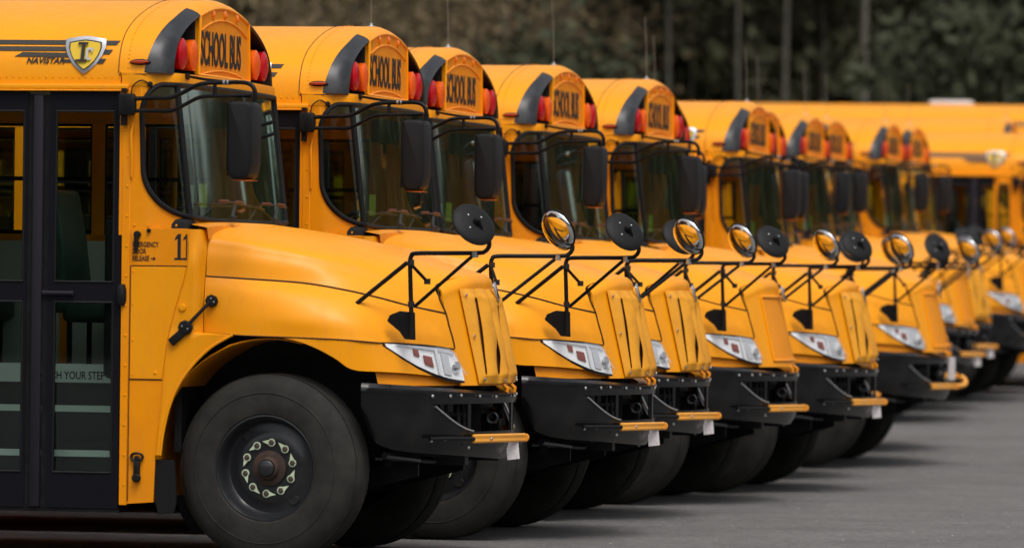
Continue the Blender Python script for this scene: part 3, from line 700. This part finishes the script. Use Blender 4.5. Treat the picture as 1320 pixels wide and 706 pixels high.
uppr=[[bpt(s,zu(s)+(btop(s)-zu(s))*k,.006*math.sin(k*3.14)-(.02 if k>.99 else 0)) for s in ss] for k in np.linspace(0,1,6)]
mb=MB().grid(lowr); mb.grid(uppr)
for y in(-.61,-.02,.575):
    s=s_of_y(y); mb.grid([[bpt(s+ds,z,.002) for ds in (0,.035)] for z in np.linspace(.72,.89,4)])
bump=part('bumper',mb,'bumper',bus,thick=.014)
top_=[[bpt(s,btop(s)+.001,o_) for s in ss] for o_ in (-.02,-.10)]
part('bumper_top',MB().grid(top_),'bumper',bump,thick=.01)
part('bumper_back',MB().grid([[bpt(s,z,-.20) for s in ss if .25<s<BL-.25] for z in (.62,.98)]),'void',bump,thick=.005)
for sgn in(0,1):
    rng_s=np.linspace(sA+.02,sA+.40,16)
    pts=[bpt(s if sgn==0 else BL-s,zl(s)+.002,.004) for s in rng_s]
    part('opening_trim',MB().tube(pts,.006,6),'steel',bump)
    mb=MB()
    for ds in (.12,.22,.34,.40): 
        s=sA+ds; s=s if sgn==0 else BL-s; mb.tube([bpt(s,.74,-.06),bpt(s,.88,-.07)],.012,6)
    mb.tube([bpt((sA+.05) if sgn==0 else BL-sA-.05,.83,-.07),bpt((sA+.45) if sgn==0 else BL-sA-.45,.82,-.07)],.016,6)
    part('tow_hook',mb,'black',bump)
part('tow_hook',MB().lathe([(.03,-.012),(.036,0),(.03,.012),(.02,0),(.03,-.012)],bpt(s_of_y(-.25),.80,-.03),(0,1,0),14),'rim',bump)
BOLTS=[]
for y,z in ((-.93,.929),(-.80,.929),(-.70,.931),(-.50,.925),(-.935,.683),(-.84,.690),(-.62,.64),(-.30,.92),(.0,.92)):
    s=s_of_y(y)
    BOLTS.append(part('bolt',MB().lathe([(.010,0),(.010,.005),(.006,.009),(0,.010)],bpt(s,z,.012),np.array(bpt(s,z,.1))-np.array(bpt(s,z,0)),8),'steel',bump))
sgt=s_of_y(-.45); part('bumper_badge',MB().grid([[bpt(s,z,.010) for s in np.linspace(s_of_y(.12),s_of_y(.22),5)] for z in (.925,.937)]),'white',bump,thick=.002)
for y in (-.10,.10):
    part('hood_hook',MB().tube([(1.93,y,.985),(1.955,y,.965),(1.95,y,.945)],.013,6),'yellow_shaded',bus)
# crossing arm folded along the bumper
mb=MB(); a=np.array((1.865,-.615,.690)); b=np.array((2.008,.085,.684)); d=(b-a)/np.linalg.norm(b-a)
for i in range(2):
    pass
prof=[(.0,-.024),(.015,-.026),(.022,-.016),(.017,.0),(.022,.016),(.015,.026),(.0,.024)]
nrm=np.array((d[1],-d[0],0)); nrm=-nrm if nrm[0]<0 else nrm
mb.prism([a+nrm*p+np.array((0,0,q)) for p,q in prof],(b-a)); arm=part('crossing_arm',mb,'armyel',bus,bevel=(.005,2))
mb=MB().lathe([(.024,0),(.024,.012),(.013,.020)],b+nrm*.012,d,12); part('arm_tip',mb,'armyel',arm)
part('arm_rod',MB().tube([(1.70,-.955,.694),(1.79,-.80,.694),tuple(a+nrm*.012)],.012,8),'black',arm)
for k in(.2,.22): pass
part('bolt',MB().lathe([(.010,0),(.008,.006),(0,.007)],a+(b-a)*.3+nrm*.026,nrm,8),'steel',arm)
TAG=[]
rz=R(-52)
mb=MB().box((0,0,0),(.004,.078,.100)); o=part('paper_tag',mb,'paper',bus,smooth=0); o.location=(1.975,-.03,.612); o.rotation_euler=(R(6),0,rz); TAG.append(o)
# ---- winter grille cover (some buses)
COVER=[]
cz=np.concatenate([np.linspace(.995,1.036,4),np.linspace(1.040,1.48,36),np.linspace(1.486,1.525,4)])
slots=[(-.295,-.375,.024,.013,1.040,1.48),(-.115,-.190,.021,.016,1.040,1.41),(.065,-.030,.022,.018,1.040,1.44),(.255,.20,.022,.015,1.040,1.46)]
def crow(z):
    out=[-.445]; 
    for yt,yb,wt,wb,za,zb_ in slots:
        k=min(1,max(0,(z-za)/(zb_-za))); c=yb+(yt-yb)*k+.002*math.sin(7*k+20*yt); w_=(wb+(wt-wb)*k)*(1+.12*math.sin(8*k+9*yt))
        w_*=min(1,max(0,(z-za)/.012))**.5*min(1,max(0,(zb_-z)/.02))**.5 if za<z<zb_ else 0
        out+=[c-w_,c+w_]
    out.append(.445); row=[]; 
    for a,b in zip(out,out[1:]): row+=list(np.linspace(a,b,9))[:-1]
    return row+[.445]
def ribk(j): return math.sin(math.pi*(j%8)/8) if (j//8)%2==0 else 0
def cov(y,z,rb=0):
    e=min(1,min(.445-abs(y),z-.995,1.525-z)/.05); e=max(0,e)
    wv=.006*math.sin(7*y+5*z)*math.sin(9*z+2.3*y)+.003*math.sin(26*y+4*z)
    yy=y
    fold=.012*math.exp(-((y+.20-.15*(1.5-z))/.03)**2)+.010*math.exp(-((y-.12)/.035)**2)
    return nose(yy*(1+.02*(1.25-z)),z,.014+(.008+wv+fold+.020*rb)*e)
mb=MB().grid([[cov(y,z,ribk(j)) for j,y in enumerate(crow(z))] for z in cz],mask=lambda i,j:(j//8)%2==0)
cv=part('grille_cover',mb,'vinyl',bus,thick=.004); COVER.append(cv)
part('slot_shade',MB().grid([[nose(y,z,.008) for y in np.linspace(-.40,.40,16)] for z in np.linspace(1.02,1.50,6)]),'slotshade',cv,thick=.002)  # added dark sheet, makes the slots read as shaded recesses
for y,z in ((-.42,1.49),(-.425,1.26),(-.41,1.02),(-.15,1.01),(.15,1.01),(.42,1.02),(.42,1.49)):
    part('snap_fastener',MB().lathe([(.009,0),(.008,.005),(0,.007)],nose(y,z,.034),(1,math.copysign(.3,y),0),8),'steel',cv)
# badge on the nose
cb=[nose(y,z,.040) for y,z in ((0,1.565),(.035,1.545),(.024,1.48),(0,1.445),(-.024,1.48),(-.035,1.545))]
o=part('nose_badge',MB().prism(cb,(.014,0,0)),'silver',bus,bevel=(.004,2))
part('badge_slot',MB().prism([np.array(q)*np.array((1,.45,1))+np.array((.0145,0,(1.505-q[2])*.35)) for q in cb],(.002,0,0)),'ink',o,smooth=0)
# ---- crossover mirrors on the fenders
for sgn in(-1,1):
    def P(x,y,z): return (x,y*-sgn,z)          # y given for the right side (negative)
    br=[P(1.475,-1.005,1.342),P(1.49,-1.005,1.375),P(1.545,-1.0,1.398),P(1.63,-1.0,1.392),P(1.635,-1.0,1.240),P(1.575,-1.0,1.243),P(1.545,-1.0,1.285)]
    br=[(x,y+(-.06 if sgn==-1 else .06)*0,z) for x,y,z in br]
    off=-.055*(-sgn) if False else 0
    o=part('cross_view_mirror',MB().prism([(x,y+sgn*.045,z) for x,y,z in br],(0,sgn*.014,0)),'black',bus,bevel=(.003,1)); o['label']='fender mounted convex mirror on braced tube arm'
    pole=[P(1.615,-1.065,1.245),P(1.612,-1.065,1.40),P(1.600,-1.06,1.67),P(1.608,-1.062,1.700),P(1.635,-1.07,1.716),P(1.80,-1.105,1.719),P(2.0,-1.145,1.722),P(2.045,-1.155,1.732),P(2.068,-1.16,1.765),P(2.060,-1.165,1.80),P(2.035,-1.17,1.83)]
    pl=np.array(pole); 
    part('mirror_pole',MB().tube(np.vstack([pl[:2],cr(pl[2:],40)]),.0125,10),'black',o)
    mb=MB().tube([P(1.24,-1.03,1.408),P(1.30,-1.035,1.440),P(1.585,-1.06,1.665)],.0125,8); mb.tube([P(1.63,-1.055,1.425),P(1.97,-1.14,1.705)],.0105,8); mb.tube([P(1.605,-1.05,1.655),P(1.665,-.92,1.565)],.0095,8)
    mb.box(P(1.235,-1.025,1.405),(.06,.03,.012)); part('mirror_strut',mb,'black',o)
    for c in(P(1.606,-1.063,1.665),P(1.61,-1.063,1.435),P(1.985,-1.143,1.712),P(1.667,-.918,1.563)):
        part('clamp',MB().lathe([(.019,-.016),(.019,.016)],c,(0,0,1),8),'rim' if c[2]<1.7 else 'steel',o)
    ctr=np.array(P(1.985,-1.175,1.880)); nb=np.array((.70,sgn*-1*-.62*-1 if False else (-.62 if sgn==1 else .62),.34))
    # sgn=1 -> right side (y<0): back of the mirror faces forward and outward
    nb=np.array((.617,-.586,.52)) if sgn==-1 else np.array((.52,.74,.43)); nb/=np.linalg.norm(nb)
    bk=[(0,.022),(.05,.0205),(.095,.015),(.120,.006),(.131,-.003),(.132,-.010),(.124,-.013)]
    hd_=part('mirror_head',MB().lathe(bk[::-1] if 0 else bk,ctr,nb,36),'plastic',o)
    fc=[(.124*math.sin(a),-.011-.042*math.cos(a)) for a in np.linspace(math.pi/2,0,9)]
    part('mirror_glass',MB().lathe(fc,ctr,nb,36),'chrome',hd_,smooth=60) if 0 else None
    me_=MB().lathe(fc,ctr,nb,36,caps=False); link('mirror_glass',me_.mesh('mirror_glass','chrome',smooth=80),o)
    part('ball_joint',MB().lathe([(.02,0),(.022,.02),(.012,.035)],ctr+nb*.016,nb,10),'black',o)
    part('ball_joint',MB().tube([ctr+nb*.05,np.array(P(2.035,-1.17,1.83))],.011,8),'black',o)
    mb=MB()
    for a in range(4):
        t_=a*math.pi/2+.6; u=np.cross(nb,(0,0,1)); u/=np.linalg.norm(u); v_=np.cross(nb,u)
        mb.lathe([(.005,0),(0,.004)],ctr+nb*.0195+.058*(math.cos(t_)*u+math.sin(t_)*v_),nb,6)
    part('screws',mb,'steel',o)
# ---- side mirror by the door
hg=MB().box((.030,-1.262,2.52),(.085,.07,.12)); sm=part('side_mirror',hg,'black',bus,bevel=(.01,2)); sm['label']='tall black side mirror on twin tube arm'
mb=MB().box((.01,-1.245,2.60),(.03,.03,.02)); mb.box((.01,-1.25,2.435),(.03,.03,.06)); part('hinge_bracket',mb,'black',sm)
t1=cr([(.06,-1.28,2.55),(.20,-1.32,2.556),(.30,-1.35,2.558),(.36,-1.37,2.575),(.47,-1.42,2.622),(.54,-1.44,2.634),(.64,-1.46,2.637),(.75,-1.49,2.637),(.80,-1.50,2.622),(.822,-1.505,2.585),(.822,-1.505,2.53)],60)
t2=cr([(.07,-1.28,2.485),(.20,-1.32,2.484),(.30,-1.35,2.484),(.36,-1.37,2.502),(.47,-1.42,2.550),(.54,-1.44,2.562),(.66,-1.46,2.565),(.80,-1.50,2.565)],50)
mb=MB().tube(t1,.0125,10); mb.tube(t2,.0110,10); mb.tube([(.58,-1.447,2.565),(.58,-1.447,2.634)],.011,8); part('mirror_arm',mb,'black',sm)
for x in(.640,.662): part('clamp',MB().lathe([(.0155,-.006),(.0155,.006)],(x,-1.463,2.637),(1,-.2,0),10),'steel',sm)
part('arm_clamp',MB().box((.05,-1.275,2.52),(.07,.05,.10)),'black',sm,bevel=(.01,2))
hsx=[(.690,2.520),(.700,2.530),(.810,2.530),(.828,2.50),(.828,2.20),(.812,2.125),(.78,2.105),(.715,2.105),(.697,2.14),(.690,2.2)]
mb=MB().prism([(x,-1.36,z) for x,z in hsx],(0,-.235,0)); mh=part('mirror_housing',mb,'plastic',sm,bevel=(.018,3))
part('mirror_plate',MB().box((.688,-1.478,2.33),(.006,.20,.36)),'chrome',sm); part('mirror_plate',MB().box((.688,-1.478,2.135),(.006,.17,.02)),'chrome',sm)
part('reflector_strip',MB().box((.765,-1.478,2.102),(.09,.18,.004)),'amberm',sm)
mb=MB().tube([(.27,-1.10,2.705),(.36,-.6,2.690),(.45,-1.0,2.655),(.60,-1.44,2.64)] if 0 else [(.285,-.98,2.690),(.45,-1.19,2.664),(.64,-1.455,2.642)],.008,8); mb.box((.285,-.96,2.688),(.03,.05,.035)); part('mirror_brace',mb,'black',sm)
part('cable',MB().tube(cr([(.045,-1.235,2.56),(.055,-1.24,2.62),(.10,-1.235,2.655),(.14,-1.215,2.64)],16),.004,6),'black',bus); part('cable_plug',MB().lathe([(.016,0),(.014,.012),(0,.015)],(.145,-1.205,2.635),(0.3,-1,0),10),'black',bus)
# ---- wipers
for y0 in(-.62,.35):
    xx=lambda y,z:.31+wsx(z)+.045
    mb=MB().tube([(.50,y0-.10,1.895),(.475,y0,1.93),(.455,y0+.12,1.975)],.009,8); mb.lathe([(.022,0),(.022,.03),(0,.035)],(.50,y0-.10,1.885),(0.2,0,1),8)
    o=part('wiper',mb,'wiper',bus)
    part('wiper_blade',MB().tube([(.44,y0-.22,1.992),(.45,y0+.1,1.995),(.435,y0+.42,1.985)],.006,6),'wiper',o)
    part('blade_tip',MB().tube([(.446,y0-.20,2.000),(.451,y0-.02,2.002)],.0065,6),'wred',o); part('blade_tip',MB().tube([(.451,y0+.14,2.002),(.446,y0+.34,1.998)],.0065,6),'wred',o)
# cowl top
mb=MB().grid([[(.36+.06*(1-(y/1.1)**2)+dx,y,z-.02*(y/1.1)**4) for y in np.linspace(-1.12,1.12,20)] for dx,z in ((0,1.885),(.10,1.868),(.11,1.80))]); part('cowl',mb,'yellow_shaded',bus)
# ---- wheels
def wheel(x,y,out,steer=0,detail=True):
    """out = -1 for the right side (outer face towards -y)"""
    ax=(0,out,0); W=.275
    pr=[(.290,.128),(.300,.140),(.330,.146),(.380,.147),(.430,.142),(.465,.132),(.487,.118),(.500,.102),(.508,.085)]
    for gx in (.082,.055,.030,.0,-.030,-.055,-.082):
        pr+=[(.511,gx+.010),(.501,gx+.006),(.501,gx-.006),(.511,gx-.010)]
    pr+=[(.508,-.085),(.500,-.102),(.487,-.118),(.465,-.132),(.430,-.142),(.380,-.147),(.330,-.146),(.300,-.140),(.290,-.128),(.288,0),(.290,.128)]
    pr=[(.290+(r_-.290)*1.055,h_*1.08) for r_,h_ in pr]
    o=part('wheel',MB().lathe(pr,(0,0,0),ax,56),'rubber',bus,smooth=25); o.location=(x,y,.522); o.rotation_euler=(0,0,steer)
    part('sidewall_ring',MB().lathe([(.412,.154),(.416,.1595),(.420,.154),(.416,.152),(.412,.154)],(0,0,0),ax,48),'rubber',o)
    rp=[(.300,.128),(.298,.143),(.287,.146),(.281,.138),(.270,.100),(.262,.062),(.248,.050),(.222,.052),(.196,.064),(.182,.070),(.150,.072),(.10,.070),(.09,.070)]
    rim=part('rim',MB().lathe(rp,(0,0,0),ax,48,caps=False),'rim',o)
    hp_=[(.098,.066),(.098,.084),(.090,.088),(.066,.092),(.060,.118),(.056,.124),(.050,.126),(.046,.118),(.0,.116)]
    part('hub',MB().lathe(hp_,(0,0,0),ax,28,caps=False),'rust',o)
    if not detail: return o
    part('hub_cap',MB().lathe([(.047,.115),(.045,.135),(.035,.142),(0,.144)],(0,0,0),ax,20),'rim',o)
    for k in range(10):
        a=2*math.pi*(k+.35)/10; c=np.array((.142*math.cos(a),0,.142*math.sin(a)))
        part('lug_nut',MB().lathe([(.017,.066),(.017,.092),(.012,.096),(0,.097)],c,ax,6),'nut',o,smooth=0)
        # pale pointer ring pointing round the circle
        t_=np.array((-math.sin(a),0,math.cos(a)))*(1); rd=np.array((math.cos(a),0,math.sin(a))); ring_=[]
        for q in np.linspace(R(35),R(325),14): ring_.append(c+.022*(math.cos(q)*t_+math.sin(q)*rd))
        ring_.append(c+.055*t_)
        part('nut_pointer',MB().prism([p+np.array((0,out*.084,0)) for p in ring_],(0,out*.005,0)),'pointer',o,smooth=0)
    for k in range(2):
        a=R(128)+k*math.pi
        nn=np.array((0,out,0)); part('hand_hole',MB().lathe([(.034,.001),(.030,.006),(0,.004)],np.array((.222*math.cos(a),out*.0525,.222*math.sin(a))),nn,16,sx=1 if k==0 else 1,sy=.8),'alcove',o)
    return o
ST=R(-7)
wheel(.84,-1.035,-1,ST); wheel(.84,1.035,1,ST)
for y,o_ in((-1.03,-1),(1.03,1)): wheel(-6.2,y,o_,0,False)
mb=MB().tube([(.84,-.9,.50),(.84,.9,.50)],.06,10); mb.tube([(.62,-.85,.47),(.62,.85,.47)],.022,8); mb.tube([(1.15,-.5,.50),(1.42,-.75,.56)],.03,8); part('front_axle',mb,'black',bus)
mb=MB()
for s in(-1,1): mb.box((-3.9,s*.45,.66),(11.4,.09,.24)); mb.box((1.0,s*.42,.75),(1.5,.05,.12))
mb.box((1.0,0,.95),(1.2,1.0,.75)); mb.box((-3.0,0,.72),(3.2,.5,.3)); mb.box((-5.25,0,.80),(8.3,2.3,.18)); mb.box((1.55,0,.80),(.3,1.4,.42)); mb.box((.30,0,1.2),(.04,2.2,1.2))
part('chassis',mb,'black',bus)
mb=MB().tube([(1.45,-.98,.60),(1.55,-.6,.57),(1.6,.2,.57)],.02,8); mb.tube([(1.35,-.8,.58),(1.75,-.35,.55)],.015,8); part('steering_link',mb,'rim',bus)

# ================================================================== copies
def kids(o): return [c for c in bpy.data.objects if c.parent==o]
ALLK={}
for o in bpy.data.objects:
    if o.parent: ALLK.setdefault(o.parent.name,[]).append(o)
def copy_tree(o,parent=None,skip=()):
    c=o.copy(); col.objects.link(c); c.parent=parent
    for ch in ALLK.get(o.name,[]):
        if ch.name in skip: continue
        copy_tree(ch,c,skip)
    return c
SKIP_NUM={o.name for o in NUM}; SKIP_COVER={o.name for o in COVER}; SKIP_TAG={o.name for o in TAG}; SKIP_BOLT={o.name for o in BOLTS}
G_='school buses parked side by side'
B=[ # X,Y,yaw,z, label, options
(-1.04,37.05,-11.23,None,'second school bus from the left, directly behind the nearest one, with slotted grille cover','c'),
(-.59,40.16,-12.23,None,'third school bus from the left, set back so its headlight is half hidden','c'),
(.15,43.15,-12.29,None,'fourth school bus from the left, with a bare painted grille and no vinyl cover','g'),
(.89,45.82,-11.8,None,'fifth school bus from the left, its covered grille beside the bus with plain smooth bumper','c'),
(1.03,48.9,-11.8,None,'school bus hidden almost wholly behind the fifth one, only cap edge and arm tip showing','c'),
(1.91,51.9,-10.99,None,'school bus with plain smooth bumper, bare grille and a hooked yellow crossing arm','p'),
(2.14,55.0,-11.2,None,'school bus hidden behind the plain bumper bus, only the edge of its roof cap showing','g'),
(2.9,61.49,-11.4,None,'blurred distant school bus with bare grille, first of the far group','g'),
(3.285,64.5,-12.7,None,'blurred distant school bus wearing a slotted grille cover, second of the far group','c'),
(4.095,67.3,-11.14,None,'blurred distant school bus whose headlight touches the right edge of the photo','g'),
(4.56,70.1,-11.45,None,'blurred school bus rightmost of those whose roof sign is in view','g'),
(6.304,73.2,-9,None,'blurred school bus at far right showing its shield badge and narrow slot window','g'),
(6.43,78.8,-8,None,'distant school bus roof ending just above the badge bus at the right','g'),
(8.94,86.0,-8,None,'farthest school bus, long roof with a white hatch below the trees','g'),
]
ALL=[]
for i,(X,Y,yaw,z,lab,op) in enumerate(B):
    sk=set(SKIP_NUM)
    if op in 'gp': sk|=SKIP_COVER
    if op=='p': sk|=SKIP_BOLT|SKIP_TAG
    if i%2==0 and op=='g': sk|=SKIP_TAG
    o=copy_tree(bus,None,sk); o.location=(X,Y,gz(Y)); o.rotation_euler=(0,0,R(yaw))
    tag(o,lab,'school bus',G_); ALL.append(o)
bus.location=(-1.91,33.86,gz(33.86)); bus.rotation_euler=(0,0,R(-11.92))
tag(bus,'nearest school bus at left, number 11, with glass folding door and silver shield badge','school bus',G_)
# z fine tuning from the photograph
for k,zz in ((7,.195),(8,.250),(9,.304),(10,.341),(11,.345),(12,.69),(13,1.10)): ALL[k].location.z=zz
for ch in ALL[0].children:
    if ch.name.startswith(('side_stripes','shield_badge')): ch.location.x=-.10
# extras on single buses
pb=ALL[5]
o=part('arm_hook',MB().tube(cr([(2.0,.07,.686),(2.045,.26,.69),(2.06,.36,.71),(2.04,.38,.75),(2.01,.37,.765)],16),.022,8),'armyel',pb)
o=part('paper_tag',MB().box((1.985,-.05,.84),(.06,.004,.20)),'paper',pb,smooth=0)
fb=ALL[11]
mb=MB(); 
for a in ((-.235,-.185,1.80,2.60),(-.06,-.005,1.80,2.60),(-.235,-.005,2.50,2.60),(-.235,-.005,.30,1.80)): mb.box(((a[0]+a[1])/2,-1.235,(a[2]+a[3])/2),(a[1]-a[0],.02,a[3]-a[2]))
o=part('slot_window_post',mb,'yellow_shaded',fb); part('slot_window_seal',MB().tube(cr([(-.185,-1.246,1.9),(-.185,-1.246,2.42),(-.122,-1.246,2.49),(-.06,-1.246,2.42),(-.06,-1.246,1.9),(-.122,-1.246,1.82),(-.185,-1.246,1.9)],30),.012,6),'plastic',o)
hb=ALL[13]
part('roof_hatch',MB().box((-2.55,0,3.175),(.62,.60,.07)),'card',hb,bevel=(.02,2))

# ================================================================== trees
def leaf_cloud(n,fn,size,rg):
    """n small quads; fn(rg)->(pos) ; returns verts, faces"""
    P=fn(n,rg); a=rg.normal(size=(n,3)); a/=np.linalg.norm(a,axis=1)[:,None]; b=rg.normal(size=(n,3)); b-=a*(a*b).sum(1)[:,None]; b/=np.linalg.norm(b,axis=1)[:,None]
    s=size*(.5+rg.random(n))[:,None]
    V=np.stack([P-a*s-b*s*.45,P+a*s-b*s*.45,P+a*s*.8+b*s*.45,P-a*s*.8+b*s*.45],1).reshape(-1,3)
    F=np.arange(4*n).reshape(-1,4); return V,F
def np_mesh(name,V,F,mats,mi=None):
    me=bpy.data.meshes.new(name); me.vertices.add(len(V)); me.vertices.foreach_set('co',V.astype(np.float32).ravel())
    me.loops.add(F.size); me.loops.foreach_set('vertex_index',F.astype(np.int32).ravel()); me.polygons.add(len(F)); me.polygons.foreach_set('loop_start',np.arange(0,F.size,4,dtype=np.int32))
    for x in mats: me.materials.append(M[x])
    if mi is not None: me.polygons.foreach_set('material_index',mi.astype(np.int32))
    me.update(calc_edges=True); return me
def conifer_fn(h,z0,r):
    def fn(n,rg):
        # tiers of drooping boughs
        nb=int(70); bz=z0+(h-z0)*rg.random(nb)**1.1; ba=rg.random(nb)*6.283; bl=r*(1-(bz-z0)/(h-z0))**.8*(.55+.6*rg.random(nb))+.15
        k=rg.integers(0,nb,n); t=rg.random(n)**.7
        x=np.cos(ba[k])*bl[k]*t+rg.normal(size=n)*.4; y=np.sin(ba[k])*bl[k]*t+rg.normal(size=n)*.4; z=bz[k]-.35*bl[k]*t*t+rg.normal(size=n)*.5
        return np.stack([x,y,z],1)
    return fn
def broad_fn(h,z0,r):
    def fn(n,rg):
        nc=34; c=rg.normal(size=(nc,3)); c/=np.linalg.norm(c,axis=1)[:,None]; c*=(rg.random(nc)**.4)[:,None]; c=c*np.array((r,r,(h-z0)/2))+np.array((0,0,(h+z0)/2))
        k=rg.integers(0,nc,n); return c[k]+rg.normal(size=(n,3))*.8
    return fn
def trunk_mb(h,r0,rg,lean=.3,limbs=8,l0=3.):
    mb=MB(); zz=np.linspace(-.2,h,8); a=rg.random()*6.28; P=[(lean*math.sin(z/h*2.2+a)*z/h,lean*math.cos(z/h*1.7+a)*z/h,z) for z in zz]; mb.tube(P,[max(.02,r0*(1-.85*z/h)) for z in zz],8)
    for k in range(limbs):
        z=l0+(h-l0)*(k+.5)/limbs*.95; i=np.interp(z,zz,range(8)); p=np.array([np.interp(z,zz,[q[j] for q in P]) for j in range(3)]); an=rg.random()*6.28; L_=(.6+.9*rg.random())*(1.1-z/h)*1.9
        mb.tube([p,p+np.array((math.cos(an)*L_*.6,math.sin(an)*L_*.6,.18)),p+np.array((math.cos(an)*L_,math.sin(an)*L_,.10))],[r0*.22,r0*.14,.012],5)
    return mb
trg=np.random.default_rng(3)
PINE=[]; 
for v in range(3):
    tm=trunk_mb(17,.066+.012*v,trg,.25,8,9.0).mesh('trunk','bark'); V,F=leaf_cloud(2600,conifer_fn(17,10.5,2.2),.20,trg); PINE.append((tm,np_mesh('crown',V,F,['leafd'])))
SPR=[]
for v in range(3):
    tm=trunk_mb(16,.16,trg,.2,6,2).mesh('trunk','barkd'); V,F=leaf_cloud(6500,conifer_fn(16,.4,2.7),.24,trg); SPR.append((tm,np_mesh('crown',V,F,['leafd'])))
BARE=[]
for v in range(3):
    mbb=trunk_mb(14,.085,trg,.5,22,2.0); tm=mbb.mesh('trunk','barkb'); V,F=leaf_cloud(1500,broad_fn(14,3.5,2.3),.10,trg); V=V; BARE.append((tm,np_mesh('crown',V,F,['twig'])))
SHR=[]
for v in range(2):
    tm=trunk_mb(5.5,.06,trg,.3,8,.6).mesh('trunk','barkd'); V,F=leaf_cloud(2600,broad_fn(6.4+v,.3,1.7),.15,trg); SHR.append((tm,np_mesh('crown',V,F,['leafm'])))
def px2x(px,Y): return (px-660)/7600*Y
def place(kind,name,x,y,sc,label,cat,group):
    tm,cm=kind[int(trg.integers(0,len(kind)))]
    e=bpy.data.objects.new(name,None); col.objects.link(e); e.location=(x,y,gz(y)-.1); e.rotation_euler=(0,0,trg.random()*6.28); e.scale=(sc,)*3
    link('trunk',tm,e); link('crown',cm,e); tag(e,label,cat,group); return e
ordn=['first','second','third','fourth','fifth','sixth','seventh','eighth','ninth','tenth','eleventh','twelfth']
WORDS=['first','second','third','fourth','fifth','sixth','seventh','eighth','ninth','tenth','eleventh','twelfth','thirteenth','fourteenth','fifteenth','sixteenth','seventeenth','eighteenth','nineteenth','twentieth']
for k,(px,Y,sc) in enumerate(((806,152,.8),(825,146,.7),(863,140,.9),(893,155,.7),(947,139,1.0),(972,150,.7),(1006,138,1.1),(1040,150,.75),(1062,143,.7),(1114,136,1.3),(1139,152,.7),(1178,149,.65),(1212,139,.8),(1247,137,1.1),(1283,150,.8),(1308,144,.9))):
    place(PINE,'pine_tree',px2x(px,Y),Y,sc,('palest and thickest grey trunk in the dark wood, left of the white roof hatch' if px==1114 else f'blurred slim grey trunk, {WORDS[k]} from the left among the dark trees'),'tree','slim grey trunks')
for k,px in enumerate((345,385,418,455,492,530,552,583,612,648,690,728,760)):
    Y=(150,138,146,150,141,144,132,152,147,139,155,143,150)[k]; place(BARE,'bare_tree',px2x(px,Y),Y,.85+.25*trg.random(),f'blurred brownish bare tree, {WORDS[k]} from the left behind the roofs','tree','bare brown trees at the left')
for k,px in enumerate((690,745,1215,1290,1345)):
    Y=(128,131,126,128,125)[k]; place(SHR,'sapling',px2x(px,Y),Y,(.85,.75,.9,1.0,.9)[k],f'soft green leafy sapling, {ordn[k]} from the left at the wood\'s edge','tree','green saplings')
k=0
for px in range(395,1400,84):
    Y=160+8*((px//84)%3); place(SPR,'spruce_tree',px2x(px,Y),Y,.95+.2*trg.random(),f'blurred dark evergreen, number {ordn[k]} from the left in the dark wood' if k<12 else 'blurred dark evergreen at the right edge of the wood','tree','dark evergreens'); k+=1
# the rest of the wood: one mass, out of frame on both sides and behind
Vs=[];Fs=[];Ms=[];o_=0
def stamp(me_v,me_f,x,y,sc,mi):
    global o_
    a=trg.random()*6.28; c,s=math.cos(a),math.sin(a); V=me_v@np.array(((c,s,0),(-s,c,0),(0,0,1)))*sc+np.array((x,y,gz(y)-.1)); Vs.append(V); Fs.append(me_f+o_); Ms.append(np.full(len(me_f),mi)); o_+=len(V)
SV=[leaf_cloud(1900,conifer_fn(19,.3,3.2),.46,trg) for _ in range(4)]
BV=[leaf_cloud(2200,broad_fn(15,2,2.6),.26,trg) for _ in range(3)]
for row,(Y0,sp) in enumerate(((178,2.2),(184,2.2),(190,2.2),(197,2.2))):
    for x in np.arange(-60,150,sp):
        left=x<0+trg.normal()*2.5
        q=BV if left and row<2 else SV; V,F=q[int(trg.integers(0,len(q)))]
        stamp(V,F,x+trg.normal()*.5,Y0+trg.normal()*1.2+max(0,(x-40))*-.55,(.95+.3*trg.random()) if x<32 else (.62+.38*trg.random()),1 if q is BV else 0)
for x in np.arange(-110,124,2.6):  # unseen rows behind the camera and at left, added to cut low sky light
    V,F=SV[int(trg.integers(0,4))]; stamp(V,F,x,-48+trg.normal()*1.5,.85+.25*trg.random(),0)
for Y0 in np.arange(-46,150,2.6):
    V,F=SV[int(trg.integers(0,4))]; stamp(V,F,-105+trg.normal()*2,Y0,1+.2*trg.random(),0)
for Y0 in np.arange(-46,130,2.8):
    V,F=SV[int(trg.integers(0,4))]; stamp(V,F,118+trg.normal()*2,Y0,.65+.4*trg.random(),0)
fo=link('forest',np_mesh('forest',np.vstack(Vs),np.vstack(Fs),['leafd','twig'],np.concatenate(Ms))); tag(fo,'dark dense wood closing off the lot behind the buses','forest',None,'stuff')
bpy.context.view_layer.update()
